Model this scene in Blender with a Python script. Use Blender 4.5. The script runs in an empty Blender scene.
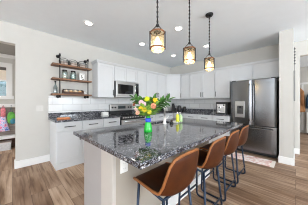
import bpy, bmesh, math, random
from mathutils import Vector, Matrix, Euler
random.seed(7)
C = bpy.context.scene.collection
S = bpy.context.scene
PI = math.pi

# ------------------------------------------------------------------ camera, light, exposure
cam = bpy.data.cameras.new('camera'); cam.sensor_width = 36.0; cam.lens = 16.55
cam.clip_start = 0.02; cam.clip_end = 200
camo = bpy.data.objects.new('camera', cam); C.objects.link(camo)
CAM_H = 1.24
camo.location = (0, 0, CAM_H); camo.rotation_euler = (PI/2, 0, -PI/4)
S.camera = camo
S.view_settings.view_transform = 'Standard'; S.view_settings.look = 'None'
S.view_settings.exposure = 0.79; S.view_settings.gamma = 1.0; S.view_settings.use_curve_mapping = False
S.cycles.use_denoising = True; S.cycles.filter_width = 1.05
S.cycles.max_bounces = 12; S.cycles.diffuse_bounces = 9; S.cycles.glossy_bounces = 5
S.cycles.transparent_max_bounces = 12; S.cycles.sample_clamp_indirect = 6.0
S.cycles.caustics_reflective = False; S.cycles.caustics_refractive = False

world = bpy.data.worlds.new('world'); S.world = world; world.use_nodes = True
wn = world.node_tree.nodes
wn['Background'].inputs[0].default_value = (0.93, 0.96, 1.0, 1); wn['Background'].inputs[1].default_value = 2.6

def area(name, loc, rot, sx, sy, power, col=(1, 1, 1)):
    l = bpy.data.lights.new(name, 'AREA'); l.shape = 'RECTANGLE'; l.size = sx; l.size_y = sy
    l.energy = power; l.color = col
    o = bpy.data.objects.new(name, l); o.location = loc; o.rotation_euler = rot; C.objects.link(o); return o
# added daylight fill at the unseen windows, tilted up to brighten the ceiling
area('ceiling_fill_west', (-4.4, -1.9, 1.4), (0, -PI/2-1.5, 0), 2.2, 3.6, 420, (0.80, 0.905, 1.0))
area('ceiling_fill_south', (1.2, -4.9, 1.4), (PI/2+1.25, 0, 0), 5.0, 2.2, 290, (0.80, 0.905, 1.0))
area('hall_fill', (6.6, -2.9, 1.5), (PI/2, 0, 0), 2.6, 1.8, 38, (0.92, 0.96, 1.0))  # added area light inside the hall room, brightens it; no window there
area('mudroom_area', (-1.2, 5.0, 2.2), (-PI/2+1.2, 0, 0), 0.9, 0.7, 9, (0.95, 0.98, 1.0))  # area light inside the mudroom, aimed down, clear of its window

# ------------------------------------------------------------------ node helpers
def new_mat(name):
    m = bpy.data.materials.new(name); m.use_nodes = True
    nt = m.node_tree; b = nt.nodes['Principled BSDF']
    return m, nt, b
def rgb(c): return (c[0], c[1], c[2], 1)
def lin(r, g, b):
    f = lambda v: (v/255/12.92) if v/255 <= 0.04045 else ((v/255+0.055)/1.055)**2.4
    return (f(r), f(g), f(b))
def noise(nt, scale, detail=4, rough=0.5, vec=None):
    n = nt.nodes.new('ShaderNodeTexNoise'); n.inputs['Scale'].default_value = scale
    n.inputs['Detail'].default_value = detail; n.inputs['Roughness'].default_value = rough
    if vec: nt.links.new(vec, n.inputs['Vector'])
    return n
def ramp(nt, fac, stops, interp='LINEAR'):
    r = nt.nodes.new('ShaderNodeValToRGB'); e = r.color_ramp; e.interpolation = interp
    while len(e.elements) < len(stops): e.elements.new(0.5)
    for el, (p, c) in zip(e.elements, stops):
        el.position = p; el.color = rgb(c)
    nt.links.new(fac, r.inputs[0]); return r
def coords(nt, which='Object'):
    return nt.nodes.new('ShaderNodeTexCoord').outputs[which]
def mapping(nt, vec, scale=(1, 1, 1), rot=(0, 0, 0)):
    m = nt.nodes.new('ShaderNodeMapping'); m.inputs['Scale'].default_value = scale; m.inputs['Rotation'].default_value = rot
    nt.links.new(vec, m.inputs['Vector']); return m.outputs[0]
def bump(nt, b, height, strength=0.2, dist=0.01):
    n = nt.nodes.new('ShaderNodeBump'); n.inputs['Strength'].default_value = strength; n.inputs['Distance'].default_value = dist
    nt.links.new(height, n.inputs['Height']); nt.links.new(n.outputs[0], b.inputs['Normal'])
def mix(nt, a, b_, fac, mode='MIX'):
    n = nt.nodes.new('ShaderNodeMix'); n.data_type = 'RGBA'; n.blend_type = mode
    for sock, v in ((n.inputs[0], fac), (n.inputs[6], a), (n.inputs[7], b_)):
        if hasattr(v, 'links') or hasattr(v, 'is_linked'): nt.links.new(v, sock)
        else: sock.default_value = v if isinstance(v, float) else rgb(v)
    return n.outputs[2]

def plain(name, col, rough=0.5, metal=0.0, var=0.04, scale=30, spec=0.5):
    """procedural base: a colour with a little noise in colour and gloss"""
    m, nt, b = new_mat(name)
    n = noise(nt, scale, 3, 0.5, coords(nt))
    lo = tuple(c*(1-var) for c in col); hi = tuple(min(1, c*(1+var)) for c in col)
    r = ramp(nt, n.outputs['Fac'], [(0.3, lo), (0.7, hi)])
    nt.links.new(r.outputs[0], b.inputs['Base Color'])
    b.inputs['Roughness'].default_value = rough; b.inputs['Metallic'].default_value = metal
    b.inputs['Specular IOR Level'].default_value = spec
    return m

M = {}
M['wall'] = plain('wall_paint', lin(200, 197, 191), 0.9, 0, 0.012, 8, 0.2)
M['ceiling'] = plain('ceiling_paint', lin(238, 245, 250), 0.95, 0, 0.01, 8, 0.1)
M['white'] = plain('white_trim_paint', lin(232, 231, 229), 0.5, 0, 0.01, 10, 0.4)
M['cabinet'] = plain('white_cabinet_paint', lin(209, 210, 211), 0.42, 0, 0.01, 10, 0.4)
M['knee'] = plain('shaded_taupe_paint', lin(166, 157, 145), 0.85, 0, 0.015, 10, 0.2)  # taupe darkened to hold the shade under the granite overhang
M['endpanel'] = plain('greige_end_panel', lin(164, 158, 155), 0.6, 0, 0.015, 10, 0.3)
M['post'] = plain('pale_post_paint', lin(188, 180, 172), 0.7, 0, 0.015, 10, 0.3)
M['black_metal'] = plain('black_metal', (0.02, 0.02, 0.021), 0.42, 0.6, 0.15, 60)
M['pipe'] = plain('dark_iron_pipe', (0.03, 0.026, 0.025), 0.5, 0.7, 0.2, 60)
M['navy_metal'] = plain('blue_black_metal', (0.014, 0.024, 0.045), 0.38, 0.55, 0.15, 60)
M['pull'] = plain('dark_pull_metal', (0.03, 0.029, 0.028), 0.45, 0.6, 0.15, 60)
M['black_plastic'] = plain('black_plastic', (0.014, 0.014, 0.015), 0.35, 0, 0.15, 60)
M['black_glass'] = plain('black_glass', (0.008, 0.008, 0.009), 0.06, 0, 0.1, 5)
M['chrome'] = plain('chrome', (0.78, 0.78, 0.78), 0.12, 1.0, 0.03, 20)
M['white_plastic'] = plain('white_plastic', lin(238, 236, 232), 0.4, 0, 0.01, 20)
M['dark_gap'] = plain('dark_gap', (0.015, 0.015, 0.015), 0.8, 0, 0.1, 20)

# brushed steel
def steel(name, col, rough, axis):
    m, nt, b = new_mat(name)
    sc = [6, 6, 6]; sc[axis] = 400 if axis != 2 else 400
    v = mapping(nt, coords(nt), tuple(sc))
    n = noise(nt, 1.0, 3, 0.6, v)
    r = ramp(nt, n.outputs['Fac'], [(0.25, tuple(c*0.9 for c in col)), (0.75, tuple(min(1, c*1.08) for c in col))])
    nt.links.new(r.outputs[0], b.inputs['Base Color'])
    b.inputs['Metallic'].default_value = 1; b.inputs['Roughness'].default_value = rough
    bump(nt, b, n.outputs['Fac'], 0.03, 0.002)
    return m
M['steel'] = steel('brushed_steel', (0.62, 0.61, 0.60), 0.3, 2)
M['fridge_steel'] = steel('dark_brushed_steel', (0.20, 0.20, 0.205), 0.2, 2)
M['dispenser'] = steel('dispenser_steel', (0.50, 0.49, 0.48), 0.32, 2); M['panel_steel'] = steel('panel_steel', (0.44, 0.43, 0.42), 0.32, 2); M['satin'] = steel('satin_steel', (0.86, 0.85, 0.83), 0.38, 2); M['dark_handle'] = steel('dark_steel_handle', (0.16, 0.16, 0.165), 0.25, 2)

# planks run along world Y
def floor_mat():
    m, nt, b = new_mat('oak_plank_floor')
    co = coords(nt)
    sep = nt.nodes.new('ShaderNodeSeparateXYZ'); nt.links.new(co, sep.inputs[0])
    cmb = nt.nodes.new('ShaderNodeCombineXYZ'); nt.links.new(sep.outputs[1], cmb.inputs[0]); nt.links.new(sep.outputs[0], cmb.inputs[1])
    br = nt.nodes.new('ShaderNodeTexBrick'); nt.links.new(cmb.outputs[0], br.inputs['Vector'])
    br.offset = 0.37; br.offset_frequency = 3; br.squash = 1
    br.inputs['Color1'].default_value = (0, 0, 0, 1); br.inputs['Color2'].default_value = (1, 1, 1, 1); br.inputs['Mortar'].default_value = (0.5, 0.5, 0.5, 1)
    br.inputs['Scale'].default_value = 1; br.inputs['Brick Width'].default_value = 1.25; br.inputs['Row Height'].default_value = 0.178
    br.inputs['Mortar Size'].default_value = 0.0016; br.inputs['Bias'].default_value = 0
    # per-plank shift of the grain
    shift = nt.nodes.new('ShaderNodeVectorMath'); shift.operation = 'MULTIPLY_ADD'
    nt.links.new(br.outputs['Color'], shift.inputs[0]); shift.inputs[1].default_value = (7.3, 3.1, 0)
    nt.links.new(cmb.outputs[0], shift.inputs[2])
    g1 = noise(nt, 1.0, 6, 0.62, mapping(nt, shift.outputs[0], (1.3, 22, 1)))
    g2 = noise(nt, 1.0, 3, 0.5, mapping(nt, shift.outputs[0], (0.9, 5.5, 1)))
    base = ramp(nt, br.outputs['Color'], [(0.0, lin(160, 133, 112)), (0.35, lin(180, 153, 130)), (0.7, lin(196, 170, 147)), (1.0, lin(169, 141, 119))])
    gr = ramp(nt, g1.outputs['Fac'], [(0.32, lin(160, 142, 126)), (0.5, lin(230, 224, 217)), (0.7, (1, 1, 1))])
    gl = ramp(nt, g2.outputs['Fac'], [(0.35, lin(194, 180, 167)), (0.55, (1, 1, 1))])
    c1 = mix(nt, base.outputs[0], gr.outputs[0], 1.0, 'MULTIPLY')
    c2 = mix(nt, c1, gl.outputs[0], 1.0, 'MULTIPLY')
    c3 = mix(nt, c2, lin(70, 50, 38), br.outputs['Fac'])
    nt.links.new(c3, b.inputs['Base Color'])
    b.inputs['Roughness'].default_value = 0.45; b.inputs['Specular IOR Level'].default_value = 0.2
    bump(nt, b, g1.outputs['Fac'], 0.06, 0.004)
    return m
M['floor'] = floor_mat()

def granite(name='speckled_granite', rough=0.07):
    m, nt, b = new_mat(name)
    co = coords(nt)
    n0 = noise(nt, 75, 3, 0.65, co); n1 = noise(nt, 150, 2, 0.6, co); n2 = noise(nt, 24, 4, 0.7, co)
    base = ramp(nt, n0.outputs['Fac'], [(0.42, lin(18, 20, 28)), (0.49, lin(56, 60, 74)), (0.55, lin(118, 120, 130)), (0.63, lin(205, 203, 202))])
    flecks = ramp(nt, n1.outputs['Fac'], [(0.46, lin(14, 15, 22)), (0.52, lin(90, 94, 106)), (0.60, lin(226, 224, 222))])
    c1 = mix(nt, base.outputs[0], flecks.outputs[0], 0.42)
    cl = ramp(nt, n2.outputs['Fac'], [(0.42, lin(84, 88, 104)), (0.58, lin(236, 235, 236))])
    c2 = mix(nt, c1, cl.outputs[0], 0.8, 'MULTIPLY')
    nt.links.new(c2, b.inputs['Base Color'])
    b.inputs['Roughness'].default_value = rough; b.inputs['Specular IOR Level'].default_value = 0.6
    b.inputs['Coat Weight'].default_value = 0.15; b.inputs['Coat Roughness'].default_value = 0.03; b.inputs['Coat IOR'].default_value = 1.6
    return m
M['granite'] = granite()

def tile_mat(name, axis):
    m, nt, b = new_mat(name)
    sep = nt.nodes.new('ShaderNodeSeparateXYZ'); nt.links.new(coords(nt), sep.inputs[0])
    cmb = nt.nodes.new('ShaderNodeCombineXYZ'); nt.links.new(sep.outputs[axis], cmb.inputs[0]); nt.links.new(sep.outputs[2], cmb.inputs[1])
    br = nt.nodes.new('ShaderNodeTexBrick'); nt.links.new(cmb.outputs[0], br.inputs['Vector'])
    br.inputs['Color1'].default_value = rgb(lin(214, 214, 214)); br.inputs['Color2'].default_value = rgb(lin(222, 222, 221))
    br.inputs['Mortar'].default_value = rgb(lin(188, 187, 185))
    br.inputs['Scale'].default_value = 1; br.inputs['Brick Width'].default_value = 0.40; br.inputs['Row Height'].default_value = 0.15
    br.inputs['Mortar Size'].default_value = 0.005
    nt.links.new(br.outputs['Color'], b.inputs['Base Color'])
    b.inputs['Roughness'].default_value = 0.16
    inv = nt.nodes.new('ShaderNodeMath'); inv.operation = 'SUBTRACT'; inv.inputs[0].default_value = 1; nt.links.new(br.outputs['Fac'], inv.inputs[1])
    bump(nt, b, inv.outputs[0], 0.35, 0.003)
    return m
M['tile_x'] = tile_mat('white_subway_tile', 0); M['tile_y'] = tile_mat('white_subway_tile_return', 1)

def wood(name, dark, light, scale=(3, 30, 30), rough=0.55):
    m, nt, b = new_mat(name)
    n = noise(nt, 1, 5, 0.6, mapping(nt, coords(nt), scale))
    r = ramp(nt, n.outputs['Fac'], [(0.3, dark), (0.7, light)])
    nt.links.new(r.outputs[0], b.inputs['Base Color']); b.inputs['Roughness'].default_value = rough
    bump(nt, b, n.outputs['Fac'], 0.15, 0.003)
    return m
M['shelf_wood'] = wood('rustic_shelf_wood', lin(88, 58, 40), lin(156, 110, 76))
M['tray_wood'] = wood('dark_tray_wood', lin(46, 28, 20), lin(92, 56, 36))
M['ring_wood'] = wood('amber_wood_band', lin(84, 48, 22), lin(140, 86, 42), (8, 8, 60))
M['shiplap'] = wood('taupe_shiplap_wood', lin(112, 100, 92), lin(142, 130, 120), (3, 3, 40))
M['hall_wood'] = wood('warm_hall_wood', lin(120, 76, 48), lin(176, 124, 82), (20, 20, 3))

def leather(name, a, b_, rough):
    m, nt, b = new_mat(name)
    co = coords(nt)
    n = noise(nt, 9, 4, 0.6, co); r = ramp(nt, n.outputs['Fac'], [(0.3, a), (0.7, b_)])
    nt.links.new(r.outputs[0], b.inputs['Base Color']); b.inputs['Roughness'].default_value = rough
    b.inputs['Specular IOR Level'].default_value = 0.25
    v = nt.nodes.new('ShaderNodeTexVoronoi'); v.inputs['Scale'].default_value = 260; nt.links.new(co, v.inputs['Vector'])
    bump(nt, b, v.outputs['Distance'], 0.12, 0.002)
    return m
M['leather'] = leather('tan_leather', lin(54, 22, 3), lin(76, 35, 8), 0.48)
M['piping'] = leather('light_tan_piping', lin(130, 78, 40), lin(152, 96, 54), 0.5)

def glass(name, tint, gloss=0.12, rough=0.03, milk=0.0):
    m = bpy.data.materials.new(name); m.use_nodes = True; nt = m.node_tree
    nt.nodes.remove(nt.nodes['Principled BSDF']); out = nt.nodes['Material Output']
    t = nt.nodes.new('ShaderNodeBsdfTransparent')
    n = noise(nt, 40, 2, 0.5, coords(nt))
    r = ramp(nt, n.outputs['Fac'], [(0.35, tuple(c*(0.975 if milk else 0.93) for c in tint)), (0.65, tint)])
    nt.links.new(r.outputs[0], t.inputs[0])
    g = nt.nodes.new('ShaderNodeBsdfGlossy'); g.inputs['Roughness'].default_value = rough
    lw = nt.nodes.new('ShaderNodeLayerWeight'); lw.inputs[0].default_value = 0.25
    mp = nt.nodes.new('ShaderNodeMath'); mp.operation = 'MULTIPLY_ADD'; nt.links.new(lw.outputs['Facing'], mp.inputs[0])
    mp.inputs[1].default_value = 0.15 if milk else 0.35; mp.inputs[2].default_value = gloss
    ms = nt.nodes.new('ShaderNodeMixShader'); nt.links.new(mp.outputs[0], ms.inputs[0])
    if milk:
        tr = nt.nodes.new('ShaderNodeBsdfTranslucent'); tr.inputs[0].default_value = rgb(tint)
        m2 = nt.nodes.new('ShaderNodeMixShader'); m2.inputs[0].default_value = milk
        nt.links.new(t.outputs[0], m2.inputs[1]); nt.links.new(tr.outputs[0], m2.inputs[2]); t = m2
    nt.links.new(t.outputs[0], ms.inputs[1]); nt.links.new(g.outputs[0], ms.inputs[2])
    nt.links.new(ms.outputs[0], out.inputs[0]); return m
M['clear_glass'] = glass('clear_glass', (0.86, 0.9, 0.9))
M['jar_glass'] = glass('pale_teal_jar_glass', (0.9, 0.95, 0.94))
M['amber_glass'] = glass('seeded_amber_glass', (0.99, 0.93, 0.80), 0.05, 0.05, 0.10)
M['window_glass'] = glass('window_glass', (0.72, 0.84, 0.86), 0.06)
M['bottle_glass'] = glass('grey_bottle_glass', (0.55, 0.62, 0.62))

def emit(name, col, strength):
    m = bpy.data.materials.new(name); m.use_nodes = True; nt = m.node_tree
    b = nt.nodes['Principled BSDF']; b.inputs['Base Color'].default_value = rgb(col)
    b.inputs['Emission Color'].default_value = rgb(col); b.inputs['Emission Strength'].default_value = strength; return m
M['bulb'] = emit('warm_bulb', (1.0, 0.86, 0.62), 5)
M['downlight'] = emit('downlight_lens', (1.0, 0.96, 0.88), 7)
M['display'] = emit('oven_display', (0.012, 0.02, 0.022), 0.3)

# ------------------------------------------------------------------ geometry helpers
class MB:
    def __init__(self): self.bm = bmesh.new()
    def box(self, x0, x1, y0, y1, z0, z1):
        vs = [self.bm.verts.new((x, y, z)) for x in (x0, x1) for y in (y0, y1) for z in (z0, z1)]
        for f in ((0, 1, 3, 2), (4, 6, 7, 5), (0, 4, 5, 1), (2, 3, 7, 6), (0, 2, 6, 4), (1, 5, 7, 3)):
            self.bm.faces.new([vs[i] for i in f])
        return self
    def rbox(self, c, sx, sy, sz, rot=(0, 0, 0)):
        mt = Matrix.Translation(c) @ Euler(rot).to_matrix().to_4x4()
        vs = [self.bm.verts.new(mt @ Vector((x*sx/2, y*sy/2, z*sz/2))) for x in (-1, 1) for y in (-1, 1) for z in (-1, 1)]
        for f in ((0, 1, 3, 2), (4, 6, 7, 5), (0, 4, 5, 1), (2, 3, 7, 6), (0, 2, 6, 4), (1, 5, 7, 3)):
            self.bm.faces.new([vs[i] for i in f])
        return self
    def tube(self, pts, r, n=8, closed=False, caps=True):
        pts = [Vector(p) for p in pts]; rs = r if isinstance(r, (list, tuple)) else [r]*len(pts)
        rings = []; N = len(pts); up = None
        for i, p in enumerate(pts):
            a = pts[(i-1) % N] if (closed or i > 0) else p; b = pts[(i+1) % N] if (closed or i < N-1) else p
            t = (b-a).normalized()
            if up is None:
                up = t.cross(Vector((0, 0, 1)))
                if up.length < 0.1: up = t.cross(Vector((1, 0, 0)))
                up.normalize()
            else:
                up = (up - t*up.dot(t))
                if up.length < 1e-5: up = t.orthogonal()
                up.normalize()
            w = t.cross(up)
            rings.append([self.bm.verts.new(p + (up*math.cos(2*PI*k/n) + w*math.sin(2*PI*k/n))*rs[i]) for k in range(n)])
        for i in range(N if closed else N-1):
            A, B = rings[i], rings[(i+1) % N]
            for k in range(n): self.bm.faces.new((A[k], A[(k+1) % n], B[(k+1) % n], B[k]))
        if caps and not closed:
            self.bm.faces.new(list(reversed(rings[0]))); self.bm.faces.new(rings[-1])
        return self
    def lathe(self, prof, c=(0, 0, 0), n=20, mt=None, closed=False):
        mt = (mt or Matrix()); mt = Matrix.Translation(c) @ mt
        rings = []
        for r, z in prof:
            if r < 1e-6: rings.append([self.bm.verts.new(mt @ Vector((0, 0, z)))])
            else: rings.append([self.bm.verts.new(mt @ Vector((r*math.cos(2*PI*k/n), r*math.sin(2*PI*k/n), z))) for k in range(n)])
        prs = list(zip(rings, rings[1:])) + ([(rings[-1], rings[0])] if closed else [])
        for A, B in prs:
            for k in range(n):
                k2 = (k+1) % n
                if len(A) == 1 and len(B) == 1: continue
                if len(A) == 1: self.bm.faces.new((A[0], B[k], B[k2]))
                elif len(B) == 1: self.bm.faces.new((A[k], B[0], A[k2]))
                else: self.bm.faces.new((A[k], B[k], B[k2], A[k2]))
        return self
    def grid(self, P, thick=None):
        """surface through a table of points"""
        V = [[self.bm.verts.new(p) for p in row] for row in P]
        for i in range(len(V)-1):
            for j in range(len(V[0])-1): self.bm.faces.new((V[i][j], V[i][j+1], V[i+1][j+1], V[i+1][j]))
        return self
    def prism(self, poly, z0, z1):
        a = [self.bm.verts.new((x, y, z0)) for x, y in poly]; b = [self.bm.verts.new((x, y, z1)) for x, y in poly]
        n = len(poly)
        self.bm.faces.new(list(reversed(a))); self.bm.faces.new(b)
        for i in range(n): self.bm.faces.new((a[i], a[(i+1) % n], b[(i+1) % n], b[i]))
        return self
    def build(self, name, mat, parent=None, bevel=0, smooth=False, subsurf=0, solid=0, loc=None, rotz=0):
        bmesh.ops.recalc_face_normals(self.bm, faces=self.bm.faces)
        me = bpy.data.meshes.new(name); self.bm.to_mesh(me); self.bm.free()
        me.materials.append(mat)
        if smooth:
            for p in me.polygons: p.use_smooth = True
        o = bpy.data.objects.new(name, me); C.objects.link(o)
        if parent: o.parent = parent
        if loc: o.location = loc
        if rotz: o.rotation_euler.z = rotz
        if solid:
            md = o.modifiers.new('thickness', 'SOLIDIFY'); md.thickness = solid; md.offset = 0
        if bevel:
            md = o.modifiers.new('bevel', 'BEVEL'); md.width = bevel; md.segments = 2; md.limit_method = 'ANGLE'
        if subsurf:
            md = o.modifiers.new('smooth', 'SUBSURF'); md.levels = subsurf; md.render_levels = subsurf
        return o

def tag(o, label=None, cat=None, group=None, kind=None):
    if label: o['label'] = label
    if cat: o['category'] = cat
    if group: o['group'] = group
    if kind: o['kind'] = kind
    return o
def thing(name, label, cat, loc=(0, 0, 0), rotz=0, group=None):
    o = bpy.data.objects.new(name, None); C.objects.link(o); o.empty_display_size = 0.1
    o.location = loc; o.rotation_euler = (0, 0, rotz)
    return tag(o, label, cat, group)
def struct(name, mb, mat, label=None, **k):
    o = mb.build(name, mat, **k); o['kind'] = 'structure'
    if label: o['label'] = label
    return o
def dup(root, loc, label, rotz=None):
    r = root.copy(); C.objects.link(r); r.location = loc; r['label'] = label
    if rotz is not None: r.rotation_euler.z = rotz
    for ch in list(root.children):
        c = ch.copy(); C.objects.link(c); c.parent = r
        for g in list(ch.children):
            d = g.copy(); C.objects.link(d); d.parent = c
    return r
def rpath(pts, r=0.03, seg=5):
    """polyline with rounded corners"""
    P = [Vector(p) for p in pts]; out = [P[0]]
    for i in range(1, len(P)-1):
        a, b, c = P[i-1], P[i], P[i+1]
        d1 = (a-b).normalized(); d2 = (c-b).normalized(); rr = min(r, (a-b).length*0.45, (c-b).length*0.45)
        s, e = b+d1*rr, b+d2*rr
        for k in range(seg+1):
            t = k/seg; out.append(s*(1-t)**2 + b*2*t*(1-t) + e*t*t)
    out.append(P[-1]); return out

# ------------------------------------------------------------------ the setting
YW, XW, H = 3.70, 4.68, 2.70
EX = -0.02   # right jamb of the opening to the mudroom is at x = 0.04
struct('floor', MB().box(-4.6, 9.2, -5.0, 6.3, -0.08, 0), M['floor'], 'brown wood plank floor')
cl = MB(); cl.box(-4.6, 9.2, -5.0, YW+0.14, H, H+0.1)
struct('ceiling', cl, M['ceiling'], 'flat pale ceiling of the kitchen')
w = MB(); w.box(0.04, XW+0.12, YW, YW+0.14, 0, H); w.box(-1.15, 0.04, YW, YW+0.14, 2.335, H); w.box(-4.6, -1.15, YW, YW+0.14, 0, H)
struct('wall_left', w, M['wall'], 'pale wall with the open doorway at its left end')
w = MB(); w.box(XW, XW+0.12, 0.24, YW, 0, H)
struct('wall_back', w, M['wall'], 'pale wall behind the refrigerator run')
w = MB(); w.box(3.90, XW+0.17, 0.03, 0.24, 0, H)
struct('wall_right', w, M['wall'], 'narrow pale wall end beside the refrigerator')
w = MB(); w.box(4.85, 4.99, -0.07, 0.03, 0, H); w.box(4.85, 4.99, -1.3, -0.07, 2.36, H); w.box(4.85, 4.99, -5, -1.3, 0, H)
struct('wall_hall', w, M['wall'], 'pale wall with the hall opening at far right')
# room beyond the hall opening
w = MB(); w.box(8.45, 8.57, -5.0, 1.6, 0, H); w.box(4.99, 8.45, 1.0, 1.12, 0, H)
struct('wall_far', w, M['wall'], 'far pale wall of the hall room')
w = MB()
for y in (-1.1, -0.62, -0.2, 0.3):
    w.box(8.425, 8.45, y-0.03, y+0.03, 0.1, 2.0)
w.box(8.425, 8.45, -1.6, 0.9, 1.98, 2.06)
struct('trim_1', w, M['white'], 'white battens on the far hall wall')
# back of the great room, with windows and an added light slot
w = MB()
w.box(-4.7, -4.6, -5.0, YW, 2.5, H); w.box(-4.7, -4.6, -5.0, YW, 0, 0.25); w.box(-4.7, -4.6, 0.1, 1.45, 0.25, 2.5); w.box(-4.7, -4.6, 1.9, YW, 0.25, 2.5); w.box(-4.7, -4.6, -5.0, -4.0, 0.25, 2.5)  # narrow slot added so a bright streak shows in the refrigerator doors
struct('wall_west', w, M['wall'], 'wall of windows behind the camera, with an added narrow light slot')
w = MB()
w.box(-4.6, 4.85, -5.1, -5.0, 2.5, H); w.box(-4.6, 4.85, -5.1, -5.0, 0, 0.25); w.box(-4.6, -1.3, -5.1, -5.0, 0.25, 2.5); w.box(3.7, 4.85, -5.1, -5.0, 0.25, 2.5)
w.box(4.85, 9.2, -5.1, -5.0, 0, H)
struct('wall_south', w, M['wall'], 'window wall to the right of the camera')
# mudroom beyond the left opening
YB = 5.62
w = MB(); w.box(-2.6, -0.62, YB, YB+0.12, 0, 2.62); w.box(-0.075, 0.5, YB, YB+0.12, 0, 2.62); w.box(-0.62, -0.075, YB, YB+0.12, 2.20, 2.62); w.box(-0.62, -0.075, YB, YB+0.12, 0, 1.41)
w.box(0.30, 0.42, YW+0.14, YB, 0, 2.62)
struct('wall_mudroom', w, M['wall'], 'pale mudroom wall seen through the doorway')
struct('ceiling_mudroom', MB().box(-2.6, 0.5, YW+0.14, YB+0.12, 2.55, 2.65), plain('shaded_ceiling_paint', lin(150, 146, 140), 0.9, 0, 0.02, 6), 'mudroom ceiling, coloured grey for shade')  # grey puts the dim room's shade into the ceiling colour
struct('trim_2', MB().box(-2.6, 0.30, YB-0.05, YB, 2.46, 2.55), M['white'], 'white cornice of the mudroom')
# mudroom window: frame, sash, glass
w = MB()
w.box(-0.72, -0.62, YB-0.03, YB, 1.36, 2.30); w.box(-0.12, 0.0, YB-0.03, YB, 1.36, 2.30); w.box(-0.72, 0.0, YB-0.035, YB, 2.20, 2.32); w.box(-0.75, 0.03, YB-0.06, YB, 1.33, 1.42)
win = struct('window_1', w, M['white'], 'white framed mudroom window with a pale roller shade')
MB().box(-0.62, -0.075, YB+0.05, YB+0.06, 1.41, 2.20).build('window_pane', M['window_glass'], win)
MB().box(-0.615, -0.08, YB+0.01, YB+0.03, 1.86, 2.12).build('roller_shade', plain('cream_shade', lin(240, 226, 208), 0.8), win)
MB().box(-0.62, -0.075, YB-0.005, YB+0.045, 2.12, 2.20).build('shade_cassette', plain('dark_cassette', lin(90, 84, 80), 0.6), win)
MB().box(-0.62, -0.075, YB+0.01, YB+0.04, 1.82, 1.86).build('shade_rail', M['white'], win)

m = MB()
for k in range(16): m.rbox((-0.8, 8.0, 0.1+k*0.2), 6.0, 0.03, 0.21, (-0.08, 0, 0))  # added siding, blocks the bright sky behind the mudroom window
struct('added_siding', m, plain('blue_grey_siding', lin(70, 88, 92), 0.8, 0, 0.06, 6), 'added blue grey siding dimming the view outside the mudroom window')
# baseboards
bb = MB(); bb.box(0.04, 0.56, YW-0.016, YW, 0, 0.14); bb.box(0.025, 0.04, YW-0.016, YW+0.14, 0, 0.14)
struct('baseboard_left', bb, M['white'], 'white baseboard under the light switch', bevel=0.004)
bb = MB(); bb.box(3.884, 3.90, 0.014, 0.256, 0, 0.14); bb.box(3.90, 4.85, 0.014, 0.03, 0, 0.14)
struct('baseboard_right', bb, M['white'], 'white baseboard of the wall end', bevel=0.004)
bb = MB(); bb.box(4.834, 4.85, -0.07, 0.014, 0, 0.14)
struct('baseboard_hall', bb, M['white'], 'white baseboard beside the hall opening', bevel=0.004)
struct('trim_3', MB().box(4.83, 4.85, -0.075, 0.02, 0.14, 2.42), M['wall'], 'white casing of the hall opening')
# tile splashback
struct('trim_4', MB().box(0.54, XW, YW-0.012, YW, 1.014, 1.37), M['tile_x'], 'white subway tile splashback on the range wall')
struct('trim_5', MB().box(XW-0.012, XW, 1.22, YW-0.012, 1.014, 1.37), M['tile_y'], 'white subway tile splashback by the refrigerator')

# ------------------------------------------------------------------ cabinets (local frame: x along the run, front faces -y, back at y = 0)
def shaker(name, parent, x0, x1, z0, z1, yf, rail=0.055, bev=0.002):
    m = MB(); yb = yf+0.020
    m.box(x0, x1, yf+0.010, yb, z0, z1)
    m.box(x0, x0+rail, yf, yf+0.010, z0, z1); m.box(x1-rail, x1, yf, yf+0.010, z0, z1)
    m.box(x0+rail, x1-rail, yf, yf+0.010, z0, z0+rail); m.box(x0+rail, x1-rail, yf, yf+0.010, z1-rail, z1)
    return m.build(name, M['cabinet'], parent)
def pull(parent, x, z, yf, vertical, L=0.14):
    m = MB(); r = 0.008; so = 0.028
    if vertical:
        m.tube([(x, yf-so, z-L/2), (x, yf-so, z+L/2)], r, 8)
        for dz in (-L*0.36, L*0.36): m.tube([(x, yf, z+dz), (x, yf-so, z+dz)], 0.005, 6)
    else:
        m.tube([(x-L/2, yf-so, z), (x+L/2, yf-so, z)], r, 8)
        for dx in (-L*0.36, L*0.36): m.tube([(x+dx, yf, z), (x+dx, yf-so, z)], 0.005, 6)
    return m.build('handle', M['pull'], parent, smooth=True)
CH = 0.876   # carcass height under the worktop
def base_unit(label, loc, rotz, w, hside, end=False):
    t = thing('base_cabinet', label, 'cabinet', loc, rotz, 'white base cabinets')
    d = 0.61; m = MB(); m.box(0, w, -d, 0, 0.0, CH)
    m.box(0.0, w, -d-0.012, -d, 0, 0.11)
    m.build('body', M['cabinet'], t)
    g = 0.004
    dr = shaker('drawer', t, g+0.006, w-g-0.006, 0.70, 0.855, -d-0.020, 0.032)
    pull(dr, w/2, 0.782, -d-0.020, False, 0.19)
    do = shaker('door', t, g+0.006, w-g-0.006, 0.135, 0.688, -d-0.020, 0.06)
    pull(do, (w-0.045) if hside > 0 else 0.045, 0.57, -d-0.020, True, 0.15)
    return t
names = ['at the left end of the range wall, under the orange cloth', 'second from the left end of the range wall', 'directly left of the steel range']
x = 0.560
for i in range(3):
    base_unit('white base cabinet ' + names[i], (x, YW, 0), 0, 0.443, 1); x += 0.4435
names = ['directly right of the steel range', 'second to the right of the range', 'in the inner corner beside the blind end']
x = 2.668
for i in range(3):
    base_unit('white base cabinet ' + names[i], (x, YW, 0), 0, 0.460, -1); x += 0.461
names = ['next to the refrigerator', 'second from the refrigerator', 'third from the refrigerator', 'farthest from the refrigerator on its wall']
y = 1.235
for i in range(4):
    base_unit('white base cabinet on the refrigerator wall, ' + names[i], (XW, y+0.452, 0), -PI/2, 0.450, 1); y += 0.4525

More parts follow.
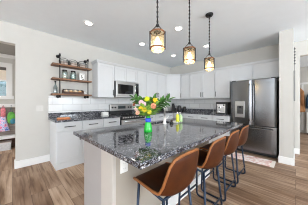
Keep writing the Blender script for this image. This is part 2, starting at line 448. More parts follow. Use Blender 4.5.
UZ0, UZ1, UD = 1.37, 2.215, 0.31
def wall_unit(label, loc, rotz, w, z0, doors, hs, d=UD):
    """doors: list of (x0, x1); hs: -1 handle left, 1 right, 0 none"""
    t = thing('wall_cabinet', label, 'cabinet', loc, rotz, 'white wall cabinets')
    MB().box(0, w, -d, 0, z0-loc[2], UZ1-loc[2]).build('body', M['cabinet'], t)
    for (a, b), s in zip(doors, hs):
        do = shaker('door', t, a+0.003, b-0.003, z0+0.006-loc[2], UZ1-0.012-loc[2], -d-0.020)
        if s: pull(do, a+0.042 if s < 0 else b-0.042, z0+0.125-loc[2], -d-0.020, True, 0.15)
    return t
YU = YW - 0.0
wall_unit('white wall cabinet with one door between the open shelves and the microwave', (1.458, YU, UZ0), 0, 0.438, UZ0, [(0, 0.438)], [1])
wall_unit('short white wall cabinet with two doors right above the microwave', (1.898, YU, 1.82), 0, 0.756, 1.82, [(0, 0.378), (0.378, 0.756)], [0, 0])
wall_unit('white wall cabinet with one door immediately right of the microwave', (2.656, YU, UZ0), 0, 0.372, UZ0, [(0, 0.372)], [0])
wall_unit('white wall cabinet with two doors left of the angled corner cabinet', (3.030, YU, UZ0), 0, 0.972, UZ0, [(0, 0.508), (0.508, 0.972)], [1, -1])
# angled corner cabinet
cx1, cy2 = 4.004, 2.992
t = thing('corner_wall_cabinet', 'white angled wall cabinet across the inner corner of the kitchen', 'cabinet', (0, 0, UZ0), 0, 'white wall cabinets')
MB().prism([(cx1, YW), (XW, YW), (XW, cy2), (XW-UD-0.0, cy2), (cx1, YW-UD)], 0, UZ1-UZ0).build('body', M['cabinet'], t)
A = Vector((cx1, YW-UD-0.02, 0)); B = Vector((XW-UD-0.02, cy2, 0)); Ld = (B-A).length
dr = shaker('door', t, 0.01, Ld-0.01, 0.006, UZ1-UZ0-0.012, -0.02)
hd = pull(dr, 0.045, 0.125, -0.02, True, 0.15)
dr.location = (A.x, A.y, 0); dr.rotation_euler.z = math.atan2(B.y-A.y, B.x-A.x)
ys = [2.990, 2.604, 2.147, 1.742, 1.312]
wall_unit('narrow white wall cabinet with one door immediately right of the angled corner cabinet', (XW, ys[0], UZ0), -PI/2, ys[0]-ys[1]-0.002, UZ0, [(0, ys[0]-ys[1]-0.002)], [-1])
wall_unit('white wall cabinet with two doors in the middle of the refrigerator wall', (XW, ys[1], UZ0), -PI/2, ys[1]-ys[3]-0.002, UZ0, [(0, ys[1]-ys[2]), (ys[1]-ys[2], ys[1]-ys[3]-0.002)], [1, -1])
wall_unit('white wall cabinet with one door just left of the refrigerator, over the coffee machine', (XW, ys[3], UZ0), -PI/2, ys[3]-ys[4]-0.002, UZ0, [(0, ys[3]-ys[4]-0.002)], [-1])
wall_unit('short white wall cabinet with two doors right above the refrigerator', (XW, ys[4]-0.0, 1.83), -PI/2, ys[4]-0.25, 1.83, [(0, 0.53), (0.53, ys[4]-0.25)], [0, 0])
# cornice along the tops of the wall cabinets
def crown(path):
    m = MB(); prof = [(0.0, 0.0), (-0.022, 0.0), (-0.030, 0.012), (-0.045, 0.045), (-0.045, 0.056), (0.0, 0.056)]
    P = [Vector((p[0], p[1])) for p in path]; N = len(P); rows = []
    for i, p in enumerate(P):
        ds = []
        if i > 0: ds.append((P[i]-P[i-1]).normalized())
        if i < N-1: ds.append((P[i+1]-P[i]).normalized())
        nn = [Vector((-d.y, d.x)) for d in ds]
        n = sum(nn, Vector((0, 0))); n.normalize(); k = 1/max(0.3, n.dot(nn[0])); n = n*k
        rows.append([m.bm.verts.new((p.x+n.x*(-q[0])*-1, p.y+n.y*(-q[0])*-1, UZ1+q[1])) for q in prof])
    for a, b in zip(rows, rows[1:]):
        for j in range(len(prof)):
            k = (j+1) % len(prof); m.bm.faces.new((a[j], a[k], b[k], b[j]))
    m.bm.faces.new(rows[0]); m.bm.faces.new(list(reversed(rows[-1])))
    return m
struct('trim_6', crown([(1.458, YW), (1.458, YW-UD), (cx1, YW-UD), (XW-UD, cy2), (XW-UD, 0.25)]), M['cabinet'], 'white cornice along the wall cabinets')

# ------------------------------------------------------------------ granite worktops
CT = 0.914
t = thing('worktop', 'dark speckled granite worktop left of the range, under the open shelves', 'worktop', (0, 0, CH), 0, 'granite worktops')
MB().box(0.535, 1.893, 3.03, YW, 0, CT-CH).build('slab', M['granite'], t, bevel=0.006)
MB().box(0.535, 1.893, YW-0.022, YW-0.0125, CT-CH, 0.14).build('upstand', M['granite'], t)
t = thing('worktop', 'dark speckled granite worktop running round the corner to the refrigerator', 'worktop', (0, 0, CH), 0, 'granite worktops')
MB().prism([(2.660, 3.03), (4.03, 3.03), (4.03, 1.225), (XW, 1.225), (XW, YW), (2.660, YW)], 0, CT-CH).build('slab', M['granite'], t, bevel=0.006)
u = MB(); u.box(2.660, XW-0.0125, YW-0.022, YW-0.0125, CT-CH, 0.14); u.box(XW-0.022, XW-0.0125, 1.225, YW-0.022, CT-CH, 0.14)
u.build('upstand', M['granite'], t)

# ------------------------------------------------------------------ island
IX0, IX1, IY0, IY1 = 0.57, 2.36, 1.04, 1.69
t = thing('kitchen_island', 'long kitchen island with taupe knee wall and dark granite top', 'kitchen island', (0, 0, 0))
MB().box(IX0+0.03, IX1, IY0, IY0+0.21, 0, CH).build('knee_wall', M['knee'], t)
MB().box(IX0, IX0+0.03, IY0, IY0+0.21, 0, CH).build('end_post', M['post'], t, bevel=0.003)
MB().box(IX0+0.004, IX1-0.004, IY0+0.21, IY1, 0, CH).build('cabinet_end_panel', M['endpanel'], t)
b = MB(); b.box(IX0+0.0, IX1, IY0-0.014, IY0, 0, 0.13); b.build('baseboard', M['white'], t, bevel=0.003)
SX0, SX1, SY0, SY1 = 1.34, 1.90, 1.43, 1.66      # sink cut-out
TX0, TX1, TY0, TY1 = 0.485, 2.58, 0.585, 1.78
sl = MB()
o_ = [(TX0, TY0), (TX1, TY0), (TX1, TY1), (TX0, TY1)]; i_ = [(SX0, SY0), (SX1, SY0), (SX1, SY1), (SX0, SY1)]
vo = {}
for z in (CH, CT):
    vo[z] = ([sl.bm.verts.new((x, y, z)) for x, y in o_], [sl.bm.verts.new((x, y, z)) for x, y in i_])
for k in range(4):
    k2 = (k+1) % 4
    for z in (CH, CT): sl.bm.faces.new((vo[z][0][k], vo[z][0][k2], vo[z][1][k2], vo[z][1][k]))
    for q in (0, 1): sl.bm.faces.new((vo[CH][q][k], vo[CH][q][k2], vo[CT][q][k2], vo[CT][q][k]))
sl.build('granite_top', M['granite'], t, bevel=0.006)
bs = MB(); bs.box(SX0-0.01, SX1+0.01, SY0-0.01, SY1+0.005, 0.69, 0.70)
bs.box(SX0-0.012, SX0-0.002, SY0-0.01, SY1+0.005, 0.70, CH); bs.box(SX1+0.002, SX1+0.012, SY0-0.01, SY1+0.005, 0.70, CH)
bs.box(SX0-0.01, SX1+0.01, SY0-0.012, SY0-0.002, 0.70, CH); bs.box(SX0-0.01, SX1+0.01, SY1+0.002, SY1+0.012, 0.70, CH)
bs.build('sink_basin', M['steel'], t)
# cabinet doors on the cooking side of the island
for k in range(4):
    x0 = IX0+0.02+k*0.44
    d = shaker('door', t, 0, 0.43, 0.13, 0.86, -0.02); d.location = (x0+0.43, IY1, 0); d.rotation_euler.z = PI
    pull(d, 0.04 if k % 2 else 0.39, 0.72, -0.02, True, 0.13)
# outlet on the knee wall
t = thing('wall_outlet', 'white electrical outlet on the knee wall under the granite corner', 'outlet', (0.675, IY0, 0.70))
MB().box(-0.037, 0.037, -0.007, -0.0005, -0.058, 0.058).build('plate', M['white_plastic'], t, bevel=0.003)
for z in (-0.022, 0.022):
    f = MB().lathe([(0, 0.0), (0.016, 0.0), (0.016, 0.003), (0, 0.003)], (0, -0.007, z), 14, Matrix.Rotation(PI/2, 4, 'X')).build('socket', M['white_plastic'], t)
    MB().box(-0.007, -0.005, -0.0108, -0.0098, z-0.004, z+0.006).box(0.005, 0.007, -0.0108, -0.0098, z-0.004, z+0.006).build('slot', M['dark_gap'], f)
# switch plate
t = thing('light_switch', 'white light switch plate on the wall beside the doorway', 'light switch', (0.395, YW, 1.12))
M['plate'] = plain('off_white_plate', lin(210, 207, 202), 0.5, 0, 0.01, 20)
MB().box(-0.058, 0.058, -0.007, -0.0005, -0.058, 0.058).build('plate', M['plate'], t, bevel=0.003)
for x in (-0.024, 0.024): MB().box(x-0.016, x+0.016, -0.011, -0.007, -0.033, 0.033).build('rocker', M['plate'], t, bevel=0.002)

# faucet
t = thing('sink_faucet', 'tall chrome gooseneck faucet on the island by the sink', 'faucet', (1.61, 1.385, CT))
MB().lathe([(0, 0), (0.028, 0), (0.028, 0.012), (0.02, 0.03), (0.017, 0.10), (0, 0.10)], n=16).build('base', M['satin'], t, smooth=True)
pts = [(0, 0, 0.08), (0, 0, 0.30)] + [(0, 0.065-0.065*math.cos(a), 0.30+0.075*math.sin(a)) for a in [PI*k/10 for k in range(1, 11)]] + [(0, 0.13, 0.27)]
MB().tube(pts, 0.0125, 10).build('spout', M['satin'], t, smooth=True)
MB().tube([(0, 0.13, 0.285), (0, 0.13, 0.19)], [0.013, 0.018], 12).build('spray_head', M['satin'], t, smooth=True)
MB().tube([(0.015, 0, 0.07), (0.05, 0, 0.085), (0.085, -0.01, 0.12)], [0.008, 0.007, 0.006], 8).build('lever', M['satin'], t, smooth=True)

# ------------------------------------------------------------------ range
t = thing('electric_range', 'freestanding stainless steel range with black glass cooktop', 'range', (1.897, YW-0.012, 0))
W = 0.757
MB().box(0, W, -0.64, 0, 0.02, 0.90).build('body', M['black_plastic'], t)
MB().box(-0.0, W, -0.665, -0.07, 0.901, 0.918).build('cooktop', M['black_glass'], t, bevel=0.004)
for bx, by, r in ((0.2, -0.5, 0.10), (0.56, -0.5, 0.085), (0.2, -0.22, 0.075), (0.56, -0.22, 0.10)):
    MB().lathe([(r-0.006, 0.9185), (r, 0.9185), (r, 0.9195), (r-0.006, 0.9195)], (bx, by, 0), 28, closed=True).build('burner_ring', plain('burner_grey', (0.12, 0.12, 0.12), 0.4), t)
bg = MB(); bg.box(0, W, -0.07, 0, 0.918, 1.0); bg.build('splash_base', M['black_plastic'], t)
gd = MB(); gd.box(0, W, -0.085, 0, 1.0, 1.19); gd = gd.build('control_panel', M['panel_steel'], t, bevel=0.012)
MB().box(0.25, 0.50, -0.088, -0.085, 1.06, 1.145).build('display', M['display'], gd)
for x in (0.07, 0.16, 0.60, 0.69):
    MB().lathe([(0, 0), (0.024, 0), (0.021, 0.022), (0, 0.022)], (x, -0.085, 1.10), 16, Matrix.Rotation(PI/2, 4, 'X')).build('knob', M['black_plastic'], gd, smooth=False)
vs = MB().box(0, W, -0.662, -0.64, 0.80, 0.898).build('vent_strip', M['black_plastic'], t)
for k in range(13): MB().box(0.035+k*0.054, 0.062+k*0.054, -0.666, -0.6625, 0.845, 0.872).build('vent_slot', M['steel'], vs)
od = MB(); od.box(0.004, W-0.004, -0.675, -0.64, 0.235, 0.80); od = od.build('oven_door', M['steel'], t, bevel=0.005)
MB().box(0.09, W-0.09, -0.679, -0.675, 0.34, 0.68).build('oven_window', M['black_glass'], od)
hb = MB(); hb.tube([(0.05, -0.73, 0.765), (W-0.05, -0.73, 0.765)], 0.015, 10)
for x in (0.08, W-0.08): hb.tube([(x, -0.675, 0.765), (x, -0.73, 0.765)], 0.011, 8)
hb.build('handle', M['chrome'], od, smooth=True)
MB().box(0.004, W-0.004, -0.672, -0.64, 0.06, 0.225).build('bottom_drawer', M['steel'], t, bevel=0.005)

# microwave
t = thing('microwave', 'stainless over-the-range microwave hung under the short cabinet', 'microwave', (1.900, YW-0.002, 1.385))
W, HM, D = 0.752, 0.425, 0.385
MB().box(0, W, -D, 0, 0, HM).build('body', M['black_plastic'], t, bevel=0.004)
dr = MB(); dr.box(0.002, 0.63, -D-0.028, -D-0.001, 0.035, HM-0.03); dr = dr.build('door', M['steel'], t, bevel=0.006)
MB().box(0.055, 0.55, -D-0.031, -D-0.028, 0.085, HM-0.085).build('door_window', M['black_glass'], dr)
hm = MB(); pts = [(0.59, -D-0.028, 0.06), (0.59, -D-0.065, 0.10), (0.59, -D-0.075, 0.21), (0.59, -D-0.065, 0.31), (0.59, -D-0.028, 0.36)]
hm.tube(pts, 0.012, 10).build('handle', M['chrome'], dr, smooth=True)
cp = MB().box(0.634, W-0.002, -D-0.022, -D-0.001, 0.035, HM-0.03).build('control_panel', M['black_glass'], t, bevel=0.003)
MB().box(0.652, W-0.02, -D-0.024, -D-0.022, 0.30, 0.34).build('display', M['display'], cp)
MB().box(0, W, -D-0.024, -D-0.001, HM-0.028, HM).build('vent_grille', M['steel'], t)
MB().box(0, W, -D-0.022, -D-0.001, 0, 0.032).build('bottom_rail', M['steel'], t)

# ------------------------------------------------------------------ refrigerator
FX, FY0, FY1 = 4.035, 0.285, 1.197
t = thing('refrigerator', 'stainless French door refrigerator with water dispenser and bottom freezer', 'refrigerator', (XW-0.03, FY1, 0), -PI/2)
W = FY1-FY0; D = XW-0.03-FX
MB().box(0.004, W-0.004, -D+0.09, 0, 0.03, 1.765).build('body', M['black_plastic'], t, bevel=0.004)
def bowed(x0, x1, z0, z1, yf, sag=0.012):
    """door slab whose face bows outward a little towards the middle of the fridge"""
    m = MB(); n = 10; fr = []; bk = []
    for i in range(n+1):
        x = x0+(x1-x0)*i/n; q = (x-W/2)/(W/2); y = yf + sag*q*q
        e = min(i, n-i)
        if e == 0: y += 0.012
        fr.append(y)
    for z in (z0, z1):
        pass
    top = []; bot = []
    for i in range(n+1):
        x = x0+(x1-x0)*i/n
        bot.append(m.bm.verts.new((x, fr[i], z0))); top.append(m.bm.verts.new((x, fr[i], z1)))
    b0 = [m.bm.verts.new((x1, yf+0.085, z0)), m.bm.verts.new((x0, yf+0.085, z0))]
    b1 = [m.bm.verts.new((x1, yf+0.085, z1)), m.bm.verts.new((x0, yf+0.085, z1))]
    for i in range(n): m.bm.faces.new((bot[i], bot[i+1], top[i+1], top[i]))
    m.bm.faces.new(bot+b0); m.bm.faces.new(top+b1)
    m.bm.faces.new((bot[-1], b0[0], b1[0], top[-1])); m.bm.faces.new((b0[1], bot[0], top[0], b1[1])); m.bm.faces.new((b0[0], b0[1], b1[1], b1[0]))
    return m
mid = W*0.5
d1 = bowed(0.0, mid-0.004, 0.70, 1.78, -D).build('door', M['fridge_steel'], t, bevel=0.004)
d1['label'] = 'left steel door with the dispenser'
d2 = bowed(mid+0.004, W, 0.70, 1.78, -D).build('door', M['fridge_steel'], t, bevel=0.004)
fz = bowed(0.0, W, 0.085, 0.685, -D).build('freezer_drawer', M['fridge_steel'], t, bevel=0.004)
MB().box(0.01, W-0.01, -D+0.05, -D+0.09, 0.015, 0.08).build('toe_grille', M['black_plastic'], t)
for d, x in ((d1, mid-0.045), (d2, mid+0.045)):
    y = -D+0.002
    MB().tube(rpath([(x, y, 0.80), (x, y-0.055, 0.82), (x, y-0.06, 1.25), (x, y-0.055, 1.66), (x, y, 1.68)], 0.03), 0.014, 10).build('handle', M['dark_handle'], d, smooth=True)
MB().tube(rpath([(0.07, -D+0.010, 0.635), (0.08, -D-0.055, 0.635), (W-0.08, -D-0.055, 0.635), (W-0.07, -D+0.010, 0.635)], 0.03), 0.014, 10).build('handle', M['dark_handle'], fz, smooth=True)
dp = MB(); dp.box(0.10, 0.31, -D-0.006, -D+0.012, 0.87, 1.27); dp = dp.build('dispenser', M['dispenser'], d1, bevel=0.004)
MB().box(0.15, 0.285, -D-0.009, -D-0.005, 0.96, 1.16).build('dispenser_cavity', M['dark_handle'], t)
MB().box(0.19, 0.245, -D-0.022, -D-0.0095, 1.10, 1.15).build('dispenser_spout', M['black_plastic'], t)
MB().box(0.02, 0.10, -D+0.03, -D+0.09, 1.781, 1.80).box(W-0.10, W-0.02, -D+0.03, -D+0.09, 1.781, 1.80).build('hinge_cover', M['black_plastic'], t)

# runner rug
def rug_mat():
    m, nt, b = new_mat('faded_pink_rug')
    co = coords(nt)
    n = noise(nt, 16, 5, 0.7, co); n2 = noise(nt, 5, 2, 0.5, co)
    r = ramp(nt, n.outputs['Fac'], [(0.38, lin(222, 176, 168)), (0.5, lin(240, 222, 214)), (0.6, lin(246, 238, 232))])
    r2 = ramp(nt, n2.outputs['Fac'], [(0.45, lin(255, 255, 255)), (0.62, lin(236, 204, 196))])
    nt.links.new(mix(nt, r.outputs[0], r2.outputs[0], 0.8, 'MULTIPLY'), b.inputs['Base Color']); b.inputs['Roughness'].default_value = 0.95
    bump(nt, b, n.outputs['Fac'], 0.3, 0.004); return m
t = thing('runner_rug', 'faded pink and cream runner rug in front of the refrigerator', 'rug', (3.70, 1.1, 0))
MB().box(-0.20, 0.20, -0.75, 0.75, 0.001, 0.009).build('pile', rug_mat(), t, bevel=0.003)
cf = plain('cream_fringe', lin(226, 216, 204), 0.95, 0, 0.1, 120)
for sx in (-1, 1): MB().box(-0.2, 0.2, sx*0.78-0.03, sx*0.78+0.03, 0.001, 0.006).build('fringe', cf, t)

# ------------------------------------------------------------------ bar stools
PROF = [(0.205, 0.585), (0.195, 0.603), (0.13, 0.598), (0.05, 0.580), (-0.03, 0.560), (-0.095, 0.550), (-0.145, 0.560), (-0.176, 0.598), (-0.194, 0.655), (-0.203, 0.725), (-0.208, 0.80), (-0.211, 0.868)]
WID = [0.195, 0.208, 0.222, 0.230, 0.234, 0.235, 0.234, 0.232, 0.226, 0.213, 0.192, 0.160]
def stool_surface():
    n = 12; P = []
    for i, ((y, z), w) in enumerate(zip(PROF, WID)):
        a = PROF[max(0, i-1)]; b = PROF[min(len(PROF)-1, i+1)]
        ty, tz = b[0]-a[0], b[1]-a[1]; l = math.hypot(ty, tz); ny, nz = -tz/l, ty/l     # normal towards the sitter
        if nz < 0 and i < 6: ny, nz = -ny, -nz
        if i >= 6 and ny < 0: ny, nz = -ny, -nz
        k = [0, 0.0, 0.012, 0.03, 0.045, 0.058, 0.066, 0.066, 0.058, 0.048, 0.036, 0.022][i]
        row = []
        for j in range(n+1):
            u = -1+2*j/n; c = abs(u)**2.4*k
            zz = z + nz*c - (0.022*abs(u)**3 if i == len(PROF)-1 else 0)
            row.append(Vector((u*w*(1-0.05*abs(u)*k/0.08), y+ny*c, zz)))
        P.append(row)
    return P
t = thing('bar_stool', 'tan leather bar stool nearest the camera, at the near island corner', 'bar stool', (0, 0, 0), 0, 'tan bar stools at the island')
P = stool_surface()
MB().grid(P).build('seat_shell', M['leather'], t, smooth=True, solid=0.020, subsurf=1)
edge = [r[0] for r in P] + P[-1][1:] + [r[-1] for r in reversed(P[:-1])] + list(reversed(P[0][1:-1]))
MB().tube(edge, 0.0105, 8, closed=True).build('piping', M['piping'], t, smooth=True)
for s in (-1, 1):
    pth = rpath([(s*0.18, 0.165, 0.582), (s*0.205, 0.180, 0.013), (s*0.21, -0.14, 0.013), (s*0.165, -0.095, 0.534)], 0.05)
    MB().tube(pth, 0.0115, 10).build('sled_leg', M['navy_metal'], t, smooth=True)
MB().tube([(-0.197, 0.172, 0.165), (0.197, 0.172, 0.165)], 0.010, 8).build('footrest', M['navy_metal'], t, smooth=True)
MB().tube([(-0.200, -0.130, 0.13), (0.200, -0.130, 0.13)], 0.010, 8).build('crossbar', M['navy_metal'], t, smooth=True)
fr = MB()
fr.tube([(-0.18, 0.165, 0.578), (0.18, 0.165, 0.578)], 0.010, 8); fr.tube([(-0.165, -0.09, 0.530), (0.165, -0.09, 0.530)], 0.010, 8)
for s in (-1, 1): fr.tube([(s*0.18, 0.165, 0.578), (s*0.165, -0.09, 0.530)], 0.010, 8)
fr.build('seat_frame', M['navy_metal'], t, smooth=True)
SY = 0.768
t.location = (0.935, SY, 0)
dup(t, (1.53, 0.75, 0), 'tan leather bar stool second from the camera along the island')
dup(t, (2.07, 0.75, 0), 'tan leather bar stool third from the camera along the island')
dup(t, (2.61, 0.75, 0), 'tan leather bar stool farthest from the camera, nearest the refrigerator')

# ------------------------------------------------------------------ pendants
t = thing('pendant_lamp', 'amber glass lantern pendant nearest the camera, at left above the island', 'pendant lamp', (0, 0, 1.765), 0, 'lantern pendants over the island')
HP = H-1.765
MB().lathe([(0, HP), (0.062, HP), (0.062, HP-0.012), (0.05, HP-0.028), (0.012, HP-0.034), (0, HP-0.034)], n=24).build('canopy', M['black_metal'], t, smooth=False)
st = MB(); st.tube([(0, 0, 0.265), (0, 0, HP-0.03)], 0.0065, 8)
k = 0.30
while k < HP-0.06:
    st.lathe([(0.0065, k), (0.0105, k+0.006), (0.0105, k+0.022), (0.0065, k+0.028)], n=8); k += 0.05
st.build('stem', M['black_metal'], t, smooth=True)
yk = MB()
for s in (1, 3):
    a = PI/4+s*PI/2; yk.tube([(0.068*math.cos(a), 0.068*math.sin(a), 0.208), (0.012*math.cos(a), 0.012*math.sin(a), 0.268)], 0.005, 6)
yk.lathe([(0, 0.262), (0.016, 0.262), (0.018, 0.275), (0.008, 0.295), (0, 0.295)], n=12)
yk.build('yoke', M['black_metal'], t)
for z in (0.038, 0.198):
    MB().lathe([(0.069, z-0.007), (0.074, z-0.007), (0.074, z+0.007), (0.069, z+0.007)], n=28, closed=True).build('wooden_band', M['ring_wood'], t, smooth=False)
for s in (1, 3):
    a = PI/4+s*PI/2; ca, sa = math.cos(a), math.sin(a)
    MB().rbox((0.078*ca, 0.078*sa, 0.118), 0.011, 0.020, 0.185, (0, 0, a)).build('strap', M['black_metal'], t)
MB().lathe([(0.02, 0.0), (0.05, 0.002), (0.064, 0.012), (0.068, 0.03), (0.068, 0.205), (0.066, 0.205), (0.066, 0.03), (0.062, 0.015), (0.05, 0.005), (0.02, 0.003)], n=28).build('glass_shade', M['amber_glass'], t, smooth=True)
MB().lathe([(0, 0.208), (0.040, 0.208), (0.040, 0.200), (0.02, 0.198), (0.02, 0.150), (0, 0.150)], n=20).build('socket', M['black_metal'], t)
MB().lathe([(0, 0.040), (0.022, 0.047), (0.034, 0.070), (0.033, 0.098), (0.020, 0.128), (0.014, 0.150), (0, 0.150)], n=16).build('bulb', M['bulb'], t, smooth=True)
PX = [1.063, 1.687, 2.31]; PY = 1.012
t.location = (PX[0], PY, 1.765)
dup(t, (PX[1], PY, 1.765), 'amber glass lantern pendant in the middle of the three above the island')
dup(t, (PX[2], PY, 1.765), 'amber glass lantern pendant nearest the refrigerator, farthest of the three')
for i, x in enumerate(PX):
    l = bpy.data.lights.new('pendant_glow', 'POINT'); l.energy = 1.6; l.color = (1, 0.78, 0.48); l.shadow_soft_size = 0.03
    o = bpy.data.objects.new('pendant_glow', l); o.location = (x, PY, 1.765+0.02); C.objects.link(o)

# ------------------------------------------------------------------ recessed ceiling lights
DL = [(0.99, 2.69, 'nearest the doorway, high above the open shelves'), (2.28, 2.70, 'above the aisle in front of the range'), (3.53, 2.68, 'in the far corner of the ceiling'),
      (2.31, 1.63, 'between the first and second lantern pendants'), (3.54, 1.62, 'just left of the farthest lantern pendant')]
for i, (x, y, lb) in enumerate(DL):
    if i == 0:
        p = thing('recessed_light', 'round recessed ceiling light ' + lb, 'ceiling light', (x, y, H), 0, 'recessed ceiling lights')
        MB().lathe([(0.058, -0.001), (0.085, -0.001), (0.083, -0.007), (0.060, -0.010)], n=28, closed=True).build('trim_ring', M['white'], p)
        MB().lathe([(0, -0.002), (0.058, -0.002), (0.058, -0.006), (0, -0.006)], n=28).build('lens', M['downlight'], p)
    else: dup(p, (x, y, H), 'round recessed ceiling light ' + lb)
    l = bpy.data.lights.new('downlight', 'SPOT'); l.energy = 4; l.spot_size = 2.4; l.spot_blend = 0.8; l.color = (1, 0.96, 0.9); l.shadow_soft_size = 0.06
    o = bpy.data.objects.new('downlight', l); o.location = (x, y, H-0.03); C.objects.link(o)

# ------------------------------------------------------------------ pipe shelving
SHX0, SHX1, SHY0 = 0.575, 1.355, 3.475
PXs = (0.705, 1.275)
t = thing('pipe_shelf', 'rustic three tier wooden shelf on black iron pipes', 'wall shelf', (0, YW, 0))
SZ = [1.43, 1.755, 2.055]
for z in SZ:
    MB().box(SHX0, SHX1, SHY0-YW, -0.006, z-0.034, z).build('shelf_board', M['shelf_wood'], t, bevel=0.003)
for x in PXs:
    yf = -0.195
    MB().tube(rpath([(x, -0.004, 2.25), (x, yf, 2.25), (x, yf, 1.372), (x, -0.02, 1.372)], 0.025), 0.0115, 10).build('pipe', M['pipe'], t, smooth=True)
    for z in (2.25, 1.372): MB().tube([(x, -0.002, z), (x, -0.02, z)], 0.036, 14).build('wall_flange', M['pipe'], t)
    for z in (2.25, 1.372):
        fi = MB(); fi.tube([(x, yf, z-0.03), (x, yf, z+0.018)], 0.018, 10); fi.tube([(x, yf+0.01, z), (x, yf+0.045, z)], 0.017, 10)
        fi.build('elbow', M['pipe'], t, smooth=True)

def jar(name, label, cat, loc, h, r, group, body, lid=None, fill=None):
    t = thing(name, label, cat, loc, 0, group)
    MB().lathe([(0, 0.001), (r*0.92, 0.001), (r, 0.01), (r, h*0.75), (r*0.78, h*0.88), (r*0.78, h), (r*0.72, h), (r*0.72, h*0.86), (r*0.93, h*0.74), (r*0.93, 0.012), (0, 0.008)], n=18).build('glass', body, t, smooth=True)
    if lid: MB().lathe([(0, h), (r*0.84, h), (r*0.84, h-0.018), (r*0.8, h-0.018), (r*0.80, h+0.006), (0, h+0.006)], n=18).build('lid', lid, t)
    if fill: MB().lathe([(0, 0.013), (r*0.88, 0.013), (r*0.88, h*0.45), (0, h*0.45)], n=16).build('contents', fill, t)
    return t
# top shelf: wire baskets
def basket(x, label):
    t = thing('wire_basket', label, 'basket', (x, 3.585, SZ[2]+0.001), 0, 'wire baskets on the top shelf')
    w, d, h = 0.085, 0.065, 0.10
    m = MB()
    for z, k in ((0.006, 0.85), (0.05, 0.93), (h, 1.0)):
        m.tube(rpath([(-w*k, -d*k, z), (w*k, -d*k, z), (w*k, d*k, z), (-w*k, d*k, z), (-w*k, -d*k, z)], 0.02), 0.0035, 6)
    for i in range(7):
        u = -1+2*i/6
        for s in (-1, 1): m.tube([(u*w*0.84, s*d*0.85, 0.005), (u*w*0.98, s*d, h)], 0.0028, 6)
    for i in range(4):
        u = -0.75+1.5*i/3
        for s in (-1, 1): m.tube([(s*w*0.85, u*d*0.85, 0.005), (s*w, u*d, h)], 0.0028, 6)
    m.build('wire_frame', M['black_metal'], t)
    hm = MB(); hm.tube([(-w*math.cos(a), 0, h+0.055*math.sin(a)) for a in [PI*k/10 for k in range(11)]], 0.005, 6)
    hm.build('handle', M['black_metal'], t)
    li = MB(); li.box(-w*0.78, w*0.78, -d*0.78, d*0.78, 0.008, 0.075); li.build('liner', plain('pale_cloth_liner', lin(214, 196, 184), 0.9), t, bevel=0.012)
basket(0.800, 'black wire basket with pale liner at the left of the top shelf')
basket(0.985, 'black wire basket with pale liner in the middle of the top shelf')
basket(1.170, 'black wire basket with pale liner at the right of the top shelf')
cream = plain('cream_goods', lin(226, 214, 196), 0.8, 0, 0.1, 60)
jar('glass_jar', 'glass jar with dark lid, left one on the middle shelf', 'jar', (0.81, 3.57, SZ[1]+0.001), 0.19, 0.058, 'glass jars on the middle shelf', M['jar_glass'], M['pipe'], cream)
jar('glass_jar', 'pale teal glass jar with dark lid, in the centre of the middle shelf', 'jar', (0.975, 3.57, SZ[1]+0.001), 0.19, 0.058, 'glass jars on the middle shelf', M['jar_glass'], M['pipe'], plain('teal_goods', lin(168, 196, 190), 0.8, 0, 0.1, 60))
# small sign
t = thing('framed_sign', 'small white sign with black marks at the right of the middle shelf', 'sign', (1.16, 3.56, SZ[1]+0.001))
MB().box(-0.055, 0.055, -0.008, 0.008, 0, 0.165).build('board', M['white_plastic'], t, bevel=0.002)
fm = MB()
for bx in ((-0.06, -0.053, 0, 0.17), (0.053, 0.06, 0, 0.17), (-0.06, 0.06, 0, 0.007), (-0.06, 0.06, 0.163, 0.17)): fm.box(bx[0], bx[1], -0.012, 0.012, bx[2], bx[3])
fm.build('frame', plain('pale_frame', lin(196, 196, 194), 0.6), t)
mk = MB()
for (px, pz, sx, sz, a) in ((-0.018, 0.125, 0.028, 0.012, 0.5), (0.018, 0.135, 0.035, 0.010, -0.3), (-0.012, 0.095, 0.012, 0.035, 0.2), (0.012, 0.07, 0.04, 0.012, 0.9), (-0.016, 0.06, 0.026, 0.018, -0.2), (0.014, 0.032, 0.05, 0.014, 0.1)):
    mk.rbox((px, -0.0088, pz), sx, 0.0012, sz, (0, a, 0))
mk.build('black_marks', M['black_plastic'], t)
# bottom shelf
t = thing('glass_bottle', 'tall grey glass bottle at the left end of the bottom shelf', 'bottle', (0.645, 3.60, SZ[0]+0.001))
MB().lathe([(0, 0.001), (0.036, 0.001), (0.038, 0.01), (0.038, 0.13), (0.014, 0.19), (0.014, 0.245), (0, 0.245)], n=18).build('glass', M['bottle_glass'], t, smooth=True)
MB().lathe([(0, 0.245), (0.017, 0.245), (0.017, 0.265), (0, 0.265)], n=12).build('stopper', M['pipe'], t)
t = thing('wooden_tray', 'long dark wooden crate tray holding jars on the bottom shelf', 'tray', (0.975, 3.575, SZ[0]+0.001))
m = MB(); m.box(-0.20, 0.20, -0.07, 0.07, 0, 0.012); m.box(-0.20, 0.20, -0.075, -0.065, 0, 0.045); m.box(-0.20, 0.20, 0.065, 0.075, 0, 0.045)
m.box(-0.205, -0.193, -0.075, 0.075, 0, 0.085); m.box(0.193, 0.205, -0.075, 0.075, 0, 0.085); m.build('crate', M['tray_wood'], t)
MB().tube([(-0.2, 0.0, 0.085), (-0.2, -0.0, 0.095), (0.2, 0.0, 0.095), (0.2, 0, 0.085)], 0.008, 8).build('rail', M['pipe'], t)
